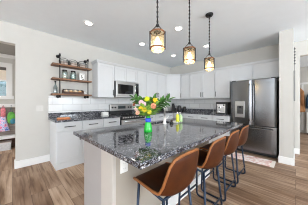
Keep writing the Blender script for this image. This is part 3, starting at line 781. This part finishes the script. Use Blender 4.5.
for i, nm in enumerate(('left end', 'left of centre', 'right of centre', 'right end')):
    c = thing('spice_pot', 'small tan pot in the wooden crate tray, at the %s' % nm, 'pot', (0.975-0.138+i*0.092, 3.575-0.012, SZ[0]+0.0135), 0, 'pots in the wooden tray')
    MB().lathe([(0, 0), (0.032, 0), (0.038, 0.03), (0.036, 0.062), (0.030, 0.062), (0.030, 0.02), (0, 0.02)], n=16).build('pot', plain('tan_pot', lin(206, 160, 112) if i % 2 else lin(222, 196, 164), 0.6), c, smooth=True)
    MB().lathe([(0, 0.05), (0.029, 0.052), (0.02, 0.075), (0, 0.080)], n=12).build('filling', plain('cream_filling', lin(238, 222, 196), 0.8, 0, 0.1, 80), c, smooth=True)
t = thing('white_dish', 'small white lidded dish at the right end of the bottom shelf', 'dish', (1.225, 3.57, SZ[0]+0.001))
MB().lathe([(0, 0), (0.028, 0), (0.045, 0.03), (0.045, 0.036), (0.02, 0.05), (0.008, 0.062), (0, 0.062)], n=18).build('dish', M['white_plastic'], t, smooth=True)

# ------------------------------------------------------------------ things on the worktops
t = thing('folded_cloth', 'folded orange cloth on the granite worktop under the shelves', 'cloth', (0.72, 3.26, CT+0.001), 0.0)
MB().box(-0.11, 0.11, -0.06, 0.06, 0, 0.014).build('lower_fold', plain('orange_cloth', lin(214, 134, 88), 0.9, 0, 0.12, 40), t, bevel=0.006)
MB().box(-0.105, 0.10, -0.055, 0.05, 0.014, 0.028).build('upper_fold', plain('orange_cloth_light', lin(222, 148, 100), 0.9, 0, 0.12, 40), t, bevel=0.006)
t = thing('butter_dish', 'small white lidded box on the worktop just left of the range', 'container', (1.66, 3.42, CT+0.001))
MB().box(-0.085, 0.085, -0.055, 0.055, 0, 0.014).build('base', M['white_plastic'], t, bevel=0.004)
MB().box(-0.078, 0.078, -0.048, 0.048, 0.015, 0.085).build('cover', M['white_plastic'], t, bevel=0.014)
MB().lathe([(0, 0.085), (0.010, 0.085), (0.014, 0.10), (0, 0.105)], n=12).build('knob', M['chrome'], t, smooth=True)
# corner appliances
t = thing('paper_towel_holder', 'white paper towel roll on a steel holder in the worktop corner', 'paper towel holder', (4.05, 3.42, CT+0.001))
MB().lathe([(0, 0), (0.075, 0), (0.075, 0.012), (0.008, 0.014), (0.008, 0.33), (0.014, 0.335), (0.014, 0.35), (0, 0.352)], n=20).build('stand', M['steel'], t)
MB().lathe([(0.02, 0.02), (0.062, 0.02), (0.062, 0.28), (0.02, 0.28)], n=24, closed=True).build('roll', plain('paper_white', lin(240, 240, 238), 0.9), t, smooth=False)
t = thing('toaster', 'small steel toaster in front of the paper towel roll', 'toaster', (3.86, 3.18, CT+0.001))
MB().box(-0.13, 0.13, -0.075, 0.075, 0.012, 0.17).build('body', M['steel'], t, bevel=0.025)
MB().box(-0.10, 0.10, -0.045, -0.015, 0.166, 0.172).box(-0.10, 0.10, 0.015, 0.045, 0.166, 0.172).build('slots', M['dark_gap'], t)
MB().box(-0.12, 0.12, -0.07, 0.07, 0, 0.014).build('base', M['black_plastic'], t)
MB().box(-0.145, -0.128, -0.015, 0.015, 0.09, 0.115).build('lever', M['black_plastic'], t)
t = thing('knife_block', 'black slanted knife block with upright handles in the corner', 'knife block', (4.30, 3.27, CT+0.001), -0.75)
m = MB(); m.bm.verts.ensure_lookup_table()
q = [(-0.09, 0.0), (0.07, 0.0), (0.10, 0.16), (-0.03, 0.22)]
a = [m.bm.verts.new((-0.055, y, z)) for y, z in q]; b = [m.bm.verts.new((0.055, y, z)) for y, z in q]
m.bm.faces.new(a); m.bm.faces.new(list(reversed(b)))
for i in range(4): m.bm.faces.new((a[i], a[(i+1) % 4], b[(i+1) % 4], b[i]))
m.build('block', M['black_plastic'], t, bevel=0.006)
for ix in (-0.035, 0.0, 0.035):
    for iy in (0.0, 0.05):
        m = MB(); s = Vector((ix, iy, 0.19-iy*0.4)); m.tube([s, s+Vector((0, 0.045, 0.10))], [0.011, 0.013], 8)
        m.build('knife_handle', M['black_plastic'], t, smooth=True)
t = thing('electric_kettle', 'black electric kettle beside the knife block', 'kettle', (4.28, 2.99, CT+0.001), 2.6)
MB().lathe([(0, 0), (0.085, 0), (0.085, 0.02), (0.075, 0.025), (0.08, 0.04), (0.062, 0.20), (0.055, 0.215), (0, 0.225)], n=22).build('body', M['black_plastic'], t, smooth=True)
MB().tube(rpath([(0.06, 0, 0.20), (0.12, 0, 0.205), (0.125, 0, 0.07), (0.078, 0, 0.05)], 0.03), 0.011, 8).build('handle', M['black_plastic'], t, smooth=True)
MB().tube([(-0.06, 0, 0.15), (-0.10, 0, 0.19)], [0.02, 0.012], 10).build('spout', M['steel'], t, smooth=True)
MB().lathe([(0, 0.222), (0.014, 0.222), (0.016, 0.24), (0, 0.245)], n=12).build('lid_knob', M['chrome'], t, smooth=True)
t = thing('coffee_grinder', 'small black coffee grinder between the kettle and the tiled wall', 'coffee grinder', (4.50, 2.90, CT+0.001))
MB().lathe([(0, 0), (0.055, 0), (0.06, 0.02), (0.05, 0.10), (0.05, 0.11), (0, 0.11)], n=18).build('base', M['black_plastic'], t, smooth=True)
MB().lathe([(0, 0.112), (0.046, 0.112), (0.05, 0.16), (0.03, 0.18), (0, 0.182)], n=18).build('lid', M['black_glass'], t, smooth=True)
# espresso machine (front faces -x)
t = thing('espresso_machine', 'chrome espresso machine with black top and side, left of the refrigerator', 'coffee machine', (4.42, 1.50, CT+0.001), -PI/2)
MB().box(-0.15, 0.10, -0.165, 0.16, 0.0, 0.285).build('body', M['satin'], t, bevel=0.012)
MB().box(-0.152, 0.152, -0.20, 0.165, 0.283, 0.335).build('top_tray', M['black_plastic'], t, bevel=0.01)
MB().box(0.100, 0.153, -0.19, 0.165, 0, 0.285).build('side_panel', M['black_plastic'], t, bevel=0.006)
MB().box(-0.13, 0.09, -0.21, -0.166, 0, 0.03).build('drip_tray', M['black_plastic'], t, bevel=0.004)
MB().box(-0.11, 0.07, -0.172, -0.166, 0.06, 0.20).build('brew_recess', M['steel'], t, bevel=0.002)
MB().box(-0.158, -0.148, -0.19, 0.165, 0, 0.283).build('side_panel', M['black_plastic'], t, bevel=0.003)
g = MB().lathe([(0, 0), (0.034, 0), (0.034, 0.04), (0, 0.04)], (-0.03, -0.195, 0.172), 18).build('group_head', M['chrome'], t)
MB().tube([(-0.03, -0.225, 0.19), (-0.03, -0.29, 0.185)], [0.010, 0.014], 8).build('portafilter', M['black_plastic'], g, smooth=True)
MB().tube([(-0.115, -0.165, 0.22), (-0.125, -0.19, 0.16), (-0.12, -0.19, 0.07)], 0.006, 8).build('steam_wand', M['chrome'], t, smooth=True)
MB().lathe([(0, 0), (0.022, 0), (0.020, 0.014), (0, 0.014)], (0.055, -0.166, 0.25), 14, Matrix.Rotation(PI/2, 4, 'X')).build('dial', M['black_plastic'], t)
MB().lathe([(0.026, 0.05), (0.032, 0.10), (0.029, 0.10), (0.024, 0.052), (0, 0.052), (0, 0.046), (0.026, 0.046)], (-0.07, -0.185, 0), 16).build('milk_jug', M['chrome'], t, smooth=True)
t = thing('utensil_stand', 'thin grey upright stand left of the espresso machine', 'stand', (4.42, 1.80, CT+0.001))
MB().lathe([(0, 0), (0.06, 0), (0.06, 0.01), (0, 0.012)], n=18).build('base', M['steel'], t)
MB().tube([(0, 0, 0.01), (0, 0, 0.28)], 0.012, 10).build('post', M['steel'], t, smooth=True)
MB().tube([(0, -0.06, 0.27), (0, 0.06, 0.27)], 0.006, 8).build('arm', M['steel'], t, smooth=True)

# soap tray on the island
t = thing('sponge_tray', 'small white tray behind the faucet on the island', 'tray', (1.90, 1.372, CT+0.001), 0.1)
m = MB(); m.box(-0.09, 0.09, -0.05, 0.05, 0, 0.008)
for bx in ((-0.09, 0.09, -0.05, -0.043), (-0.09, 0.09, 0.043, 0.05), (-0.09, -0.083, -0.05, 0.05), (0.083, 0.09, -0.05, 0.05)): m.box(bx[0], bx[1], bx[2], bx[3], 0, 0.024)
m.build('tray', M['white_plastic'], t)
t = thing('dish_soap_bottle', 'yellow dish soap bottle with white cap on the white tray', 'bottle', (1.865, 1.335, CT+0.010))
MB().lathe([(0, 0), (0.026, 0), (0.028, 0.01), (0.027, 0.10), (0.014, 0.13), (0, 0.13)], n=16).build('bottle', plain('yellow_soap', lin(214, 214, 52), 0.3), t, smooth=True)
MB().lathe([(0, 0.13), (0.012, 0.13), (0.011, 0.152), (0.006, 0.165), (0, 0.165)], n=12).build('cap', M['white_plastic'], t, smooth=True)
t = thing('hand_soap_bottle', 'pale green pump bottle beside the yellow soap on the white tray', 'bottle', (1.935, 1.325, CT+0.010))
MB().lathe([(0, 0), (0.030, 0), (0.032, 0.01), (0.031, 0.095), (0.012, 0.11), (0.012, 0.12), (0, 0.12)], n=16).build('bottle', plain('green_soap', lin(176, 206, 150), 0.3), t, smooth=True)
MB().tube([(0, 0, 0.12), (0, 0, 0.15), (-0.03, 0.0, 0.152)], 0.005, 8).build('pump', M['white_plastic'], t, smooth=True)
t = thing('scrub_brush', 'small dark scrub brush lying left of the white tray', 'brush', (1.745, 1.36, CT+0.001), 0.2)
MB().lathe([(0, 0.0), (0.032, 0.0), (0.03, 0.02), (0.02, 0.028), (0, 0.03)], n=16).build('bristles', M['black_plastic'], t, smooth=True)
MB().lathe([(0, 0.03), (0.018, 0.03), (0.022, 0.045), (0, 0.055)], n=14).build('knob', M['tray_wood'], t, smooth=True)

# ------------------------------------------------------------------ vase and bouquet
VX, VY = 1.062, 1.155
gv = plain('green_vase_glaze', lin(24, 178, 52), 0.12, 0, 0.06, 20, 0.6)
t = thing('flower_vase', 'bright green vase with a blue neck band on the island', 'vase', (VX, VY, CT+0.001))
MB().lathe([(0, 0), (0.042, 0), (0.047, 0.006), (0.046, 0.035), (0.037, 0.085), (0.024, 0.115), (0.021, 0.16), (0.027, 0.175), (0.022, 0.175), (0.016, 0.16), (0.017, 0.115), (0, 0.10)], n=24).build('body', gv, t, smooth=True)
MB().lathe([(0.0255, 0.108), (0.031, 0.116), (0.031, 0.146), (0.0225, 0.155)], n=20, closed=True).build('neck_band', plain('blue_ribbon', lin(38, 74, 214), 0.4, 0, 0.08, 30), t, smooth=True)
stem_m = plain('green_stem', lin(84, 122, 50), 0.6, 0, 0.12, 40)
leaf_m = plain('green_leaf', lin(66, 112, 44), 0.5, 0, 0.2, 25); leaf_l = plain('light_green_leaf', lin(120, 160, 60), 0.5, 0, 0.2, 25)
cR = Vector((1, -1, 0)).normalized()      # across the view
cD = Vector((1, 1, 0)).normalized()       # away from the camera
neck = Vector((0, 0, 0.17))
def vp(u, d, z): return cR*u + cD*d + Vector((0, 0, z))
petal_cols = {}
def pm(n, c):
    if n not in petal_cols: petal_cols[n] = plain(n+'_petal', lin(*c), 0.6, 0, 0.1, 50)
    return petal_cols[n]
def flower(label, u, d, z, col, cname, r, kind, ccol=(90, 70, 20)):
    t = thing('cut_flower', label, 'flower', (VX, VY, CT+0.001), 0, 'flowers in the green vase')
    top = vp(u, d, z); k = random.uniform(-0.006, 0.006)
    st = neck+vp(k, random.uniform(-0.006, 0.006), -0.05)
    mid_ = neck*0.5+top*0.5+Vector((0, 0, 0.02))
    MB().tube([st, neck+vp(k, 0, 0.0), mid_*0.6+(neck*0.2+top*0.2), top-Vector((0, 0, 0.01))], 0.0032, 6).build('stem', stem_m, t)
    nrm = (vp(u*1.0, d-0.16, 0.10)).normalized() if kind != 'ball' else Vector((0, 0, 1))
    Q = Vector((0, 0, 1)).rotation_difference(nrm).to_matrix().to_4x4(); mt = Matrix.Translation(top) @ Q
    m = MB()
    if kind == 'daisy':
        for ring, (n, rr, lift) in enumerate(((13, r, 0.10), (11, r*0.78, 0.35), (8, r*0.5, 0.7))):
            for i in range(n):
                a = 2*PI*i/n+ring*0.3
                ca, sa = math.cos(a), math.sin(a); wd = rr*0.15
                row = []
                for s, ww in ((0.15, 0.5), (0.6, 1.0), (1.0, 0.35)):
                    row.append([mt @ Vector((ca*rr*s - sa*wd*ww*e, sa*rr*s + ca*wd*ww*e, rr*lift*s*0.6 + 0.003*ring)) for e in (-1, 0, 1)])
                m.grid(row)
        m.build('petals', pm(cname, col), t, solid=0.002)
        MB().lathe([(r*0.28, 0), (r*0.26, r*0.16), (0, r*0.24)], n=12, mt=mt).build('centre', pm(cname+'_centre', ccol), t, smooth=True)
    elif kind == 'rose':
        for ring in range(4):
            n = 5; rr = r*(1-ring*0.2); hh = r*(0.55+ring*0.22)
            for i in range(n):
                a0 = 2*PI*i/n+ring*0.65; rows = []
                for s in range(4):
                    q = s/3; rad = rr*(0.25+0.75*math.sin(q*PI*0.55)); row = []
                    for e in range(4):
                        a = a0+(e/3-0.5)*1.7; row.append(mt @ Vector((rad*math.cos(a), rad*math.sin(a), -r*0.4+hh*q*1.3)))
                    rows.append(row)
                m.grid(rows)
        m.build('petals', pm(cname, col), t, solid=0.002, smooth=True)
    else:
        for i in range(26):
            a = i*2.4; zz = 1-2*(i+0.5)/26; rad = math.sqrt(1-zz*zz)
            c = top+Vector((rad*math.cos(a), rad*math.sin(a), zz))*r*0.72
            m.lathe([(0, -r*0.3), (r*0.28, -r*0.1), (r*0.28, r*0.1), (0, r*0.3)], c, 6)
        m.build('petals', pm(cname, col), t, smooth=True)
Y1, Y2, PK, PP, OR = (226, 190, 28), (200, 212, 36), (244, 172, 140), (226, 190, 200), (158, 84, 52)
# (u across, depth, height above the worktop)
flower('large yellow flower at the right side of the bouquet', 0.085, -0.02, 0.345, Y1, 'yellow', 0.038, 'daisy', (196, 140, 20))
flower('lime yellow flower at the top of the bouquet', -0.012, 0.0, 0.365, Y2, 'lime', 0.036, 'daisy', (150, 160, 20))
flower('salmon pink rose at the front right of the bouquet', 0.058, -0.075, 0.285, PK, 'salmon', 0.030, 'rose')
flower('pale pink carnation at the upper left of the bouquet', -0.075, -0.02, 0.325, PP, 'palepink', 0.031, 'ball')
flower('pale pink carnation low at the far left of the bouquet', -0.125, -0.02, 0.255, (232, 200, 190), 'blush', 0.027, 'ball')
flower('russet flower sticking out at the left of the bouquet', -0.155, 0.01, 0.305, OR, 'russet', 0.025, 'daisy', (70, 36, 24))
flower('golden flower low in the middle of the bouquet', -0.035, -0.08, 0.245, (226, 196, 40), 'gold', 0.031, 'daisy', (150, 110, 20))
flower('golden flower low at the left of the bouquet', -0.075, -0.06, 0.265, (222, 190, 48), 'gold', 0.028, 'daisy', (150, 110, 20))
flower('yellow flower below the salmon rose', 0.015, -0.09, 0.225, (216, 202, 44), 'yellowgreen', 0.027, 'daisy', (120, 120, 20))
flower('peach rose low at the left edge of the bouquet', -0.105, -0.065, 0.215, (244, 196, 168), 'peach', 0.025, 'rose')
flower('pale pink carnation in the upper middle of the bouquet, left of the lime flower', -0.048, -0.03, 0.305, (226, 196, 204), 'palerose', 0.032, 'ball')
flower('yellow flower at the back of the bouquet', 0.04, 0.05, 0.355, (230, 200, 50), 'gold', 0.031, 'daisy', (150, 110, 20))
def foliage(label, pts, n, L, w, mat, start=0.35):
    t = thing('foliage_sprig', label, 'foliage', (VX, VY, CT+0.001), 0, 'green sprigs in the vase')
    P = [vp(*p) for p in pts]; P = rpath(P, 0.08, 4)
    MB().tube(P, [0.0034]*len(P), 6).build('stem', stem_m, t)
    m = MB()
    for i in range(n):
        q = start+(1-start)*i/(n-1); f = q*(len(P)-1); k = min(int(f), len(P)-2); p = P[k].lerp(P[k+1], f-k); tg = (P[k+1]-P[k]).normalized()
        side = tg.cross(Vector((0, 0, 1)));
        if side.length < 0.1: side = cR.copy()
        side.normalize(); a = i*2.4
        dirn = (tg*0.6 + side*math.cos(a) + tg.cross(side)*math.sin(a)*0.9).normalized() if i < n-1 else tg
        sd = dirn.cross(Vector((0.2, 0.3, 1))).normalized(); nn = dirn.cross(sd)
        rows = []
        for s, ww in ((0, 0.1), (0.3, 0.85), (0.6, 1.0), (0.85, 0.55), (1.0, 0.05)):
            rows.append([p+dirn*L*s+sd*w*ww*e+nn*(0.12*L*s*s-abs(e)*0.15*w) for e in (-1, 0, 1)])
        m.grid(rows)
    m.build('leaves', mat, t, solid=0.0015, smooth=True)
foliage('long green leaf sprig sweeping out to the right of the bouquet', [(0, 0, 0.12), (0.03, 0.0, 0.22), (0.12, 0, 0.305), (0.225, 0.0, 0.355)], 46, 0.085, 0.018, leaf_m)
foliage('green sprig reaching up to the left of the bouquet', [(0, 0.01, 0.12), (-0.02, 0.02, 0.22), (-0.10, 0.02, 0.33), (-0.16, 0.02, 0.375)], 26, 0.065, 0.020, leaf_m)
foliage('light green sprig low in the middle of the bouquet', [(0, -0.005, 0.12), (-0.015, -0.03, 0.19), (-0.04, -0.05, 0.25)], 34, 0.085, 0.024, leaf_l)
foliage('dark green sprig behind the yellow flowers', [(0, 0.01, 0.12), (0.02, 0.03, 0.25), (0.06, 0.04, 0.36)], 36, 0.08, 0.026, leaf_m)
foliage('light green sprig under the salmon rose', [(0, 0.0, 0.12), (0.02, -0.03, 0.20), (0.075, -0.04, 0.28)], 32, 0.08, 0.024, leaf_l)
foliage('green sprig standing up at the left of the lime flower', [(0, 0.0, 0.12), (-0.01, 0.04, 0.26), (-0.06, 0.04, 0.34)], 36, 0.08, 0.026, leaf_m)
foliage('green sprig low at the left under the peach rose', [(0, 0.0, 0.12), (-0.03, -0.01, 0.19), (-0.12, -0.02, 0.25)], 22, 0.06, 0.018, leaf_m)

# ------------------------------------------------------------------ mudroom things
t = thing('mudroom_bench', 'low mudroom bench with a white seat below the taupe shiplap', 'bench', (0, YB, 0))
m = MB()
for k in range(6): m.box(-1.9, 0.29, YB-0.022, YB-0.001, 0.34+k*0.128, 0.34+k*0.128+0.122)
struct('trim_7', m, M['shiplap'], 'taupe shiplap panelling above the mudroom bench')
struct('trim_8', MB().box(-1.9, 0.29, YB-0.035, YB-0.001, 1.115, 1.20), M['white'], 'white rail above the mudroom shiplap')
MB().box(-1.9, 0.29, -0.36, -0.022, 0.30, 0.345).build('seat', M['white'], t, bevel=0.003)
m = MB()
for x in (-1.9, -0.85, 0.26): m.box(x, x+0.03, -0.34, -0.022, 0, 0.30)
m.build('support', M['hall_wood'], t)
MB().box(-1.87, 0.26, -0.03, -0.022, 0, 0.30).build('back_panel', M['tray_wood'], t)
for x, nm in ((-0.175, 'dress'), (-0.025, 'green backpack')):
    tag(MB().tube([(x, YB-0.036, 1.15), (x, YB-0.075, 1.14), (x, YB-0.085, 1.165)], 0.006, 8).build('coat_hook', M['black_metal'], smooth=True), 'small black hook holding the %s in the mudroom' % nm, 'hook')
t = thing('storage_bin', 'pale fabric storage bin under the white bench seat', 'bin', (-0.30, YB-0.20, 0.001))
m = MB(); m.box(-0.28, 0.28, -0.13, 0.13, 0, 0.012)
for bx in ((-0.28, 0.28, -0.13, -0.118), (-0.28, 0.28, 0.118, 0.13), (-0.28, -0.268, -0.13, 0.13), (0.268, 0.28, -0.13, 0.13)): m.box(*bx, 0.012, 0.20)
m.build('bin', plain('grey_white_fabric', lin(206, 206, 208), 0.9, 0, 0.12, 25), t)
MB().box(-0.284, 0.284, -0.134, 0.134, 0.185, 0.205).build('rim', plain('pale_rim', lin(226, 218, 216), 0.8), t)
# child's dress
def dress_mat():
    m, nt, b = new_mat('bright_print_cloth')
    n = noise(nt, 14, 3, 0.6, coords(nt))
    r = ramp(nt, n.outputs['Fac'], [(0.30, lin(70, 70, 170)), (0.40, lin(120, 160, 220)), (0.48, lin(236, 220, 236)), (0.55, lin(236, 150, 190)), (0.64, lin(214, 70, 110)), (0.72, lin(180, 130, 210))])
    nt.links.new(r.outputs[0], b.inputs['Base Color']); b.inputs['Roughness'].default_value = 0.85; return m
t = thing('hanging_dress', 'pink, white and blue print dress hanging on the shiplap', 'dress', (-0.175, YB-0.085, 0))
def tubey(rows, n=28, fold=0.0, nf=7):
    m = MB(); R = []
    for (z, rx, ry) in rows:
        q = fold*(rows[0][0]-z)
        R.append([m.bm.verts.new((rx*math.cos(2*PI*k/n)*(1+q*math.sin(nf*2*PI*k/n)), ry*math.sin(2*PI*k/n)*(1+q*math.sin(nf*2*PI*k/n)), z)) for k in range(n)])
    for A, B in zip(R, R[1:]):
        for k in range(n): m.bm.faces.new((A[k], A[(k+1) % n], B[(k+1) % n], B[k]))
    m.bm.faces.new(R[0]); m.bm.faces.new(list(reversed(R[-1]))); return m
tubey([(0.86, 0.05, 0.024), (0.78, 0.058, 0.03), (0.66, 0.075, 0.034), (0.56, 0.092, 0.038), (0.47, 0.108, 0.04)], 36, 0.5, 8).build('skirt', dress_mat(), t, smooth=True)
tubey([(1.10, 0.030, 0.018), (1.04, 0.048, 0.022), (0.95, 0.045, 0.024), (0.865, 0.049, 0.024)]).build('bodice', plain('coral_bodice', lin(224, 130, 140), 0.85, 0, 0.25, 30), t, smooth=True)
m = MB()
for s in (-1, 1): m.tube([(s*0.02, 0, 1.09), (s*0.015, 0.0, 1.125), (0, -0.0, 1.15)], 0.006, 6)
m.build('strap', plain('coral_strap', lin(206, 96, 112), 0.85), t)
t = thing('hanging_backpack', 'green and teal backpack hanging right of the dress', 'backpack', (-0.025, YB-0.125, 0))
def blob(c, sx, sy, sz):
    m = MB(); m.lathe([(math.sin(PI*k/10)**0.6 if 0 < k < 10 else 0, -math.cos(PI*k/10)) for k in range(11)], n=20)
    for v in m.bm.verts: v.co = Vector((v.co.x*sx+c[0], v.co.y*sy+c[1], v.co.z*sz+c[2]))
    return m
blob((0.005, 0, 0.82), 0.078, 0.045, 0.16).build('bag', plain('green_bag', lin(96, 168, 66), 0.7, 0, 0.3, 14), t, smooth=True)
blob((0.035, -0.03, 0.73), 0.055, 0.035, 0.075).build('front_pocket', plain('teal_pocket', lin(54, 126, 146), 0.7, 0, 0.25, 14), t, smooth=True)
MB().tube([(-0.03, 0.01, 0.94), (0, 0.02, 1.14), (0.03, 0.01, 0.94)], 0.008, 6).build('strap', plain('teal_strap', lin(40, 96, 104), 0.8), t)

# ------------------------------------------------------------------ hall things
t = thing('wall_rack', 'slim dark metal rack standing off the wall end beside the hall opening', 'rack', (4.02, 0.03, 0))
MB().box(-0.03, 0.03, -0.026, -0.001, 1.27, 1.88).build('plate', plain('grey_rack_metal', (0.22, 0.22, 0.21), 0.5, 0.5), t, bevel=0.003)
m = MB()
for k in range(6): m.lathe([(0, -0.016), (0.014, -0.010), (0.014, 0.010), (0, 0.016)], (0, -0.017, 2.02+k*0.06), 10)
m.tube([(0, -0.012, 1.88), (0, -0.012, 2.36)], 0.004, 6)
m.build('bead_chain', plain('grey_bead', (0.10, 0.10, 0.10), 0.6), t)
t = thing('hall_cabinet', 'white low cabinet against the far hall wall', 'cabinet', (8.42, -0.58, 0))
MB().box(-0.38, -0.001, -0.42, 0.28, 0.06, 0.86).build('body', M['white'], t, bevel=0.004)
for a, b in ((-0.41, -0.075), (-0.065, 0.27)):
    d = MB().box(-0.40, -0.381, a, b, 0.08, 0.84).build('door', M['white'], t, bevel=0.004)
    MB().lathe([(0, 0), (0.016, 0.004), (0.016, 0.02), (0, 0.026)], (-0.40, (b-0.04) if b > 0 else a+0.04, 0.45), 12, Matrix.Rotation(-PI/2, 4, 'Y')).build('knob', M['black_metal'], d, smooth=True)
MB().box(-0.36, -0.02, -0.40, 0.26, 0, 0.06).build('plinth', M['tray_wood'], t)
t = thing('hall_coat', 'tan coat hanging on the far hall wall', 'coat', (8.33, -0.05, 0))
tan = plain('tan_coat_cloth', lin(176, 124, 80), 0.85, 0, 0.2, 10)
m = tubey([(1.86, 0.05, 0.05), (1.80, 0.07, 0.12), (1.68, 0.085, 0.19), (1.45, 0.085, 0.20), (1.15, 0.085, 0.20), (0.93, 0.085, 0.21), (0.86, 0.08, 0.20)], 32, 0.12, 7); m.build('body', tan, t, smooth=True)
m = MB(); m.tube([(-0.07, -0.10, 1.70), (-0.11, -0.14, 1.45), (-0.12, -0.15, 1.12)], [0.05, 0.05, 0.045], 12); m.build('sleeve', plain('tan_sleeve_cloth', lin(160, 108, 68), 0.85, 0, 0.2, 10), t, smooth=True)
t = thing('denim_jacket', 'dark blue jacket hanging beside the tan coat', 'jacket', (8.32, -0.46, 0))
m = tubey([(1.62, 0.05, 0.06), (1.56, 0.08, 0.12), (1.42, 0.09, 0.16), (1.15, 0.09, 0.165), (1.0, 0.085, 0.16)], 28, 0.12, 6); m.build('body', plain('dark_denim', lin(54, 86, 116), 0.85, 0, 0.35, 12), t, smooth=True)
m = MB(); m.tube([(-0.06, 0.08, 1.50), (-0.11, 0.10, 1.3), (-0.11, 0.10, 1.10)], [0.05, 0.05, 0.045], 12); m.build('sleeve', plain('dark_denim_sleeve', lin(64, 98, 128), 0.85, 0, 0.3, 12), t, smooth=True)
t = thing('umbrella', 'grey folded umbrella hanging below the tan coat', 'umbrella', (8.20, -0.10, 0))
MB().lathe([(0, 0.16), (0.02, 0.18), (0.035, 0.5), (0.04, 0.74), (0.012, 0.76), (0.012, 0.80), (0, 0.80)], n=14).build('canopy', plain('grey_umbrella_cloth', lin(120, 120, 118), 0.8), t, smooth=True)
MB().tube([(0, 0, 0.79), (0, 0, 0.84), (0, -0.03, 0.865), (0, -0.06, 0.84)], 0.012, 8).build('handle', M['hall_wood'], t, smooth=True)
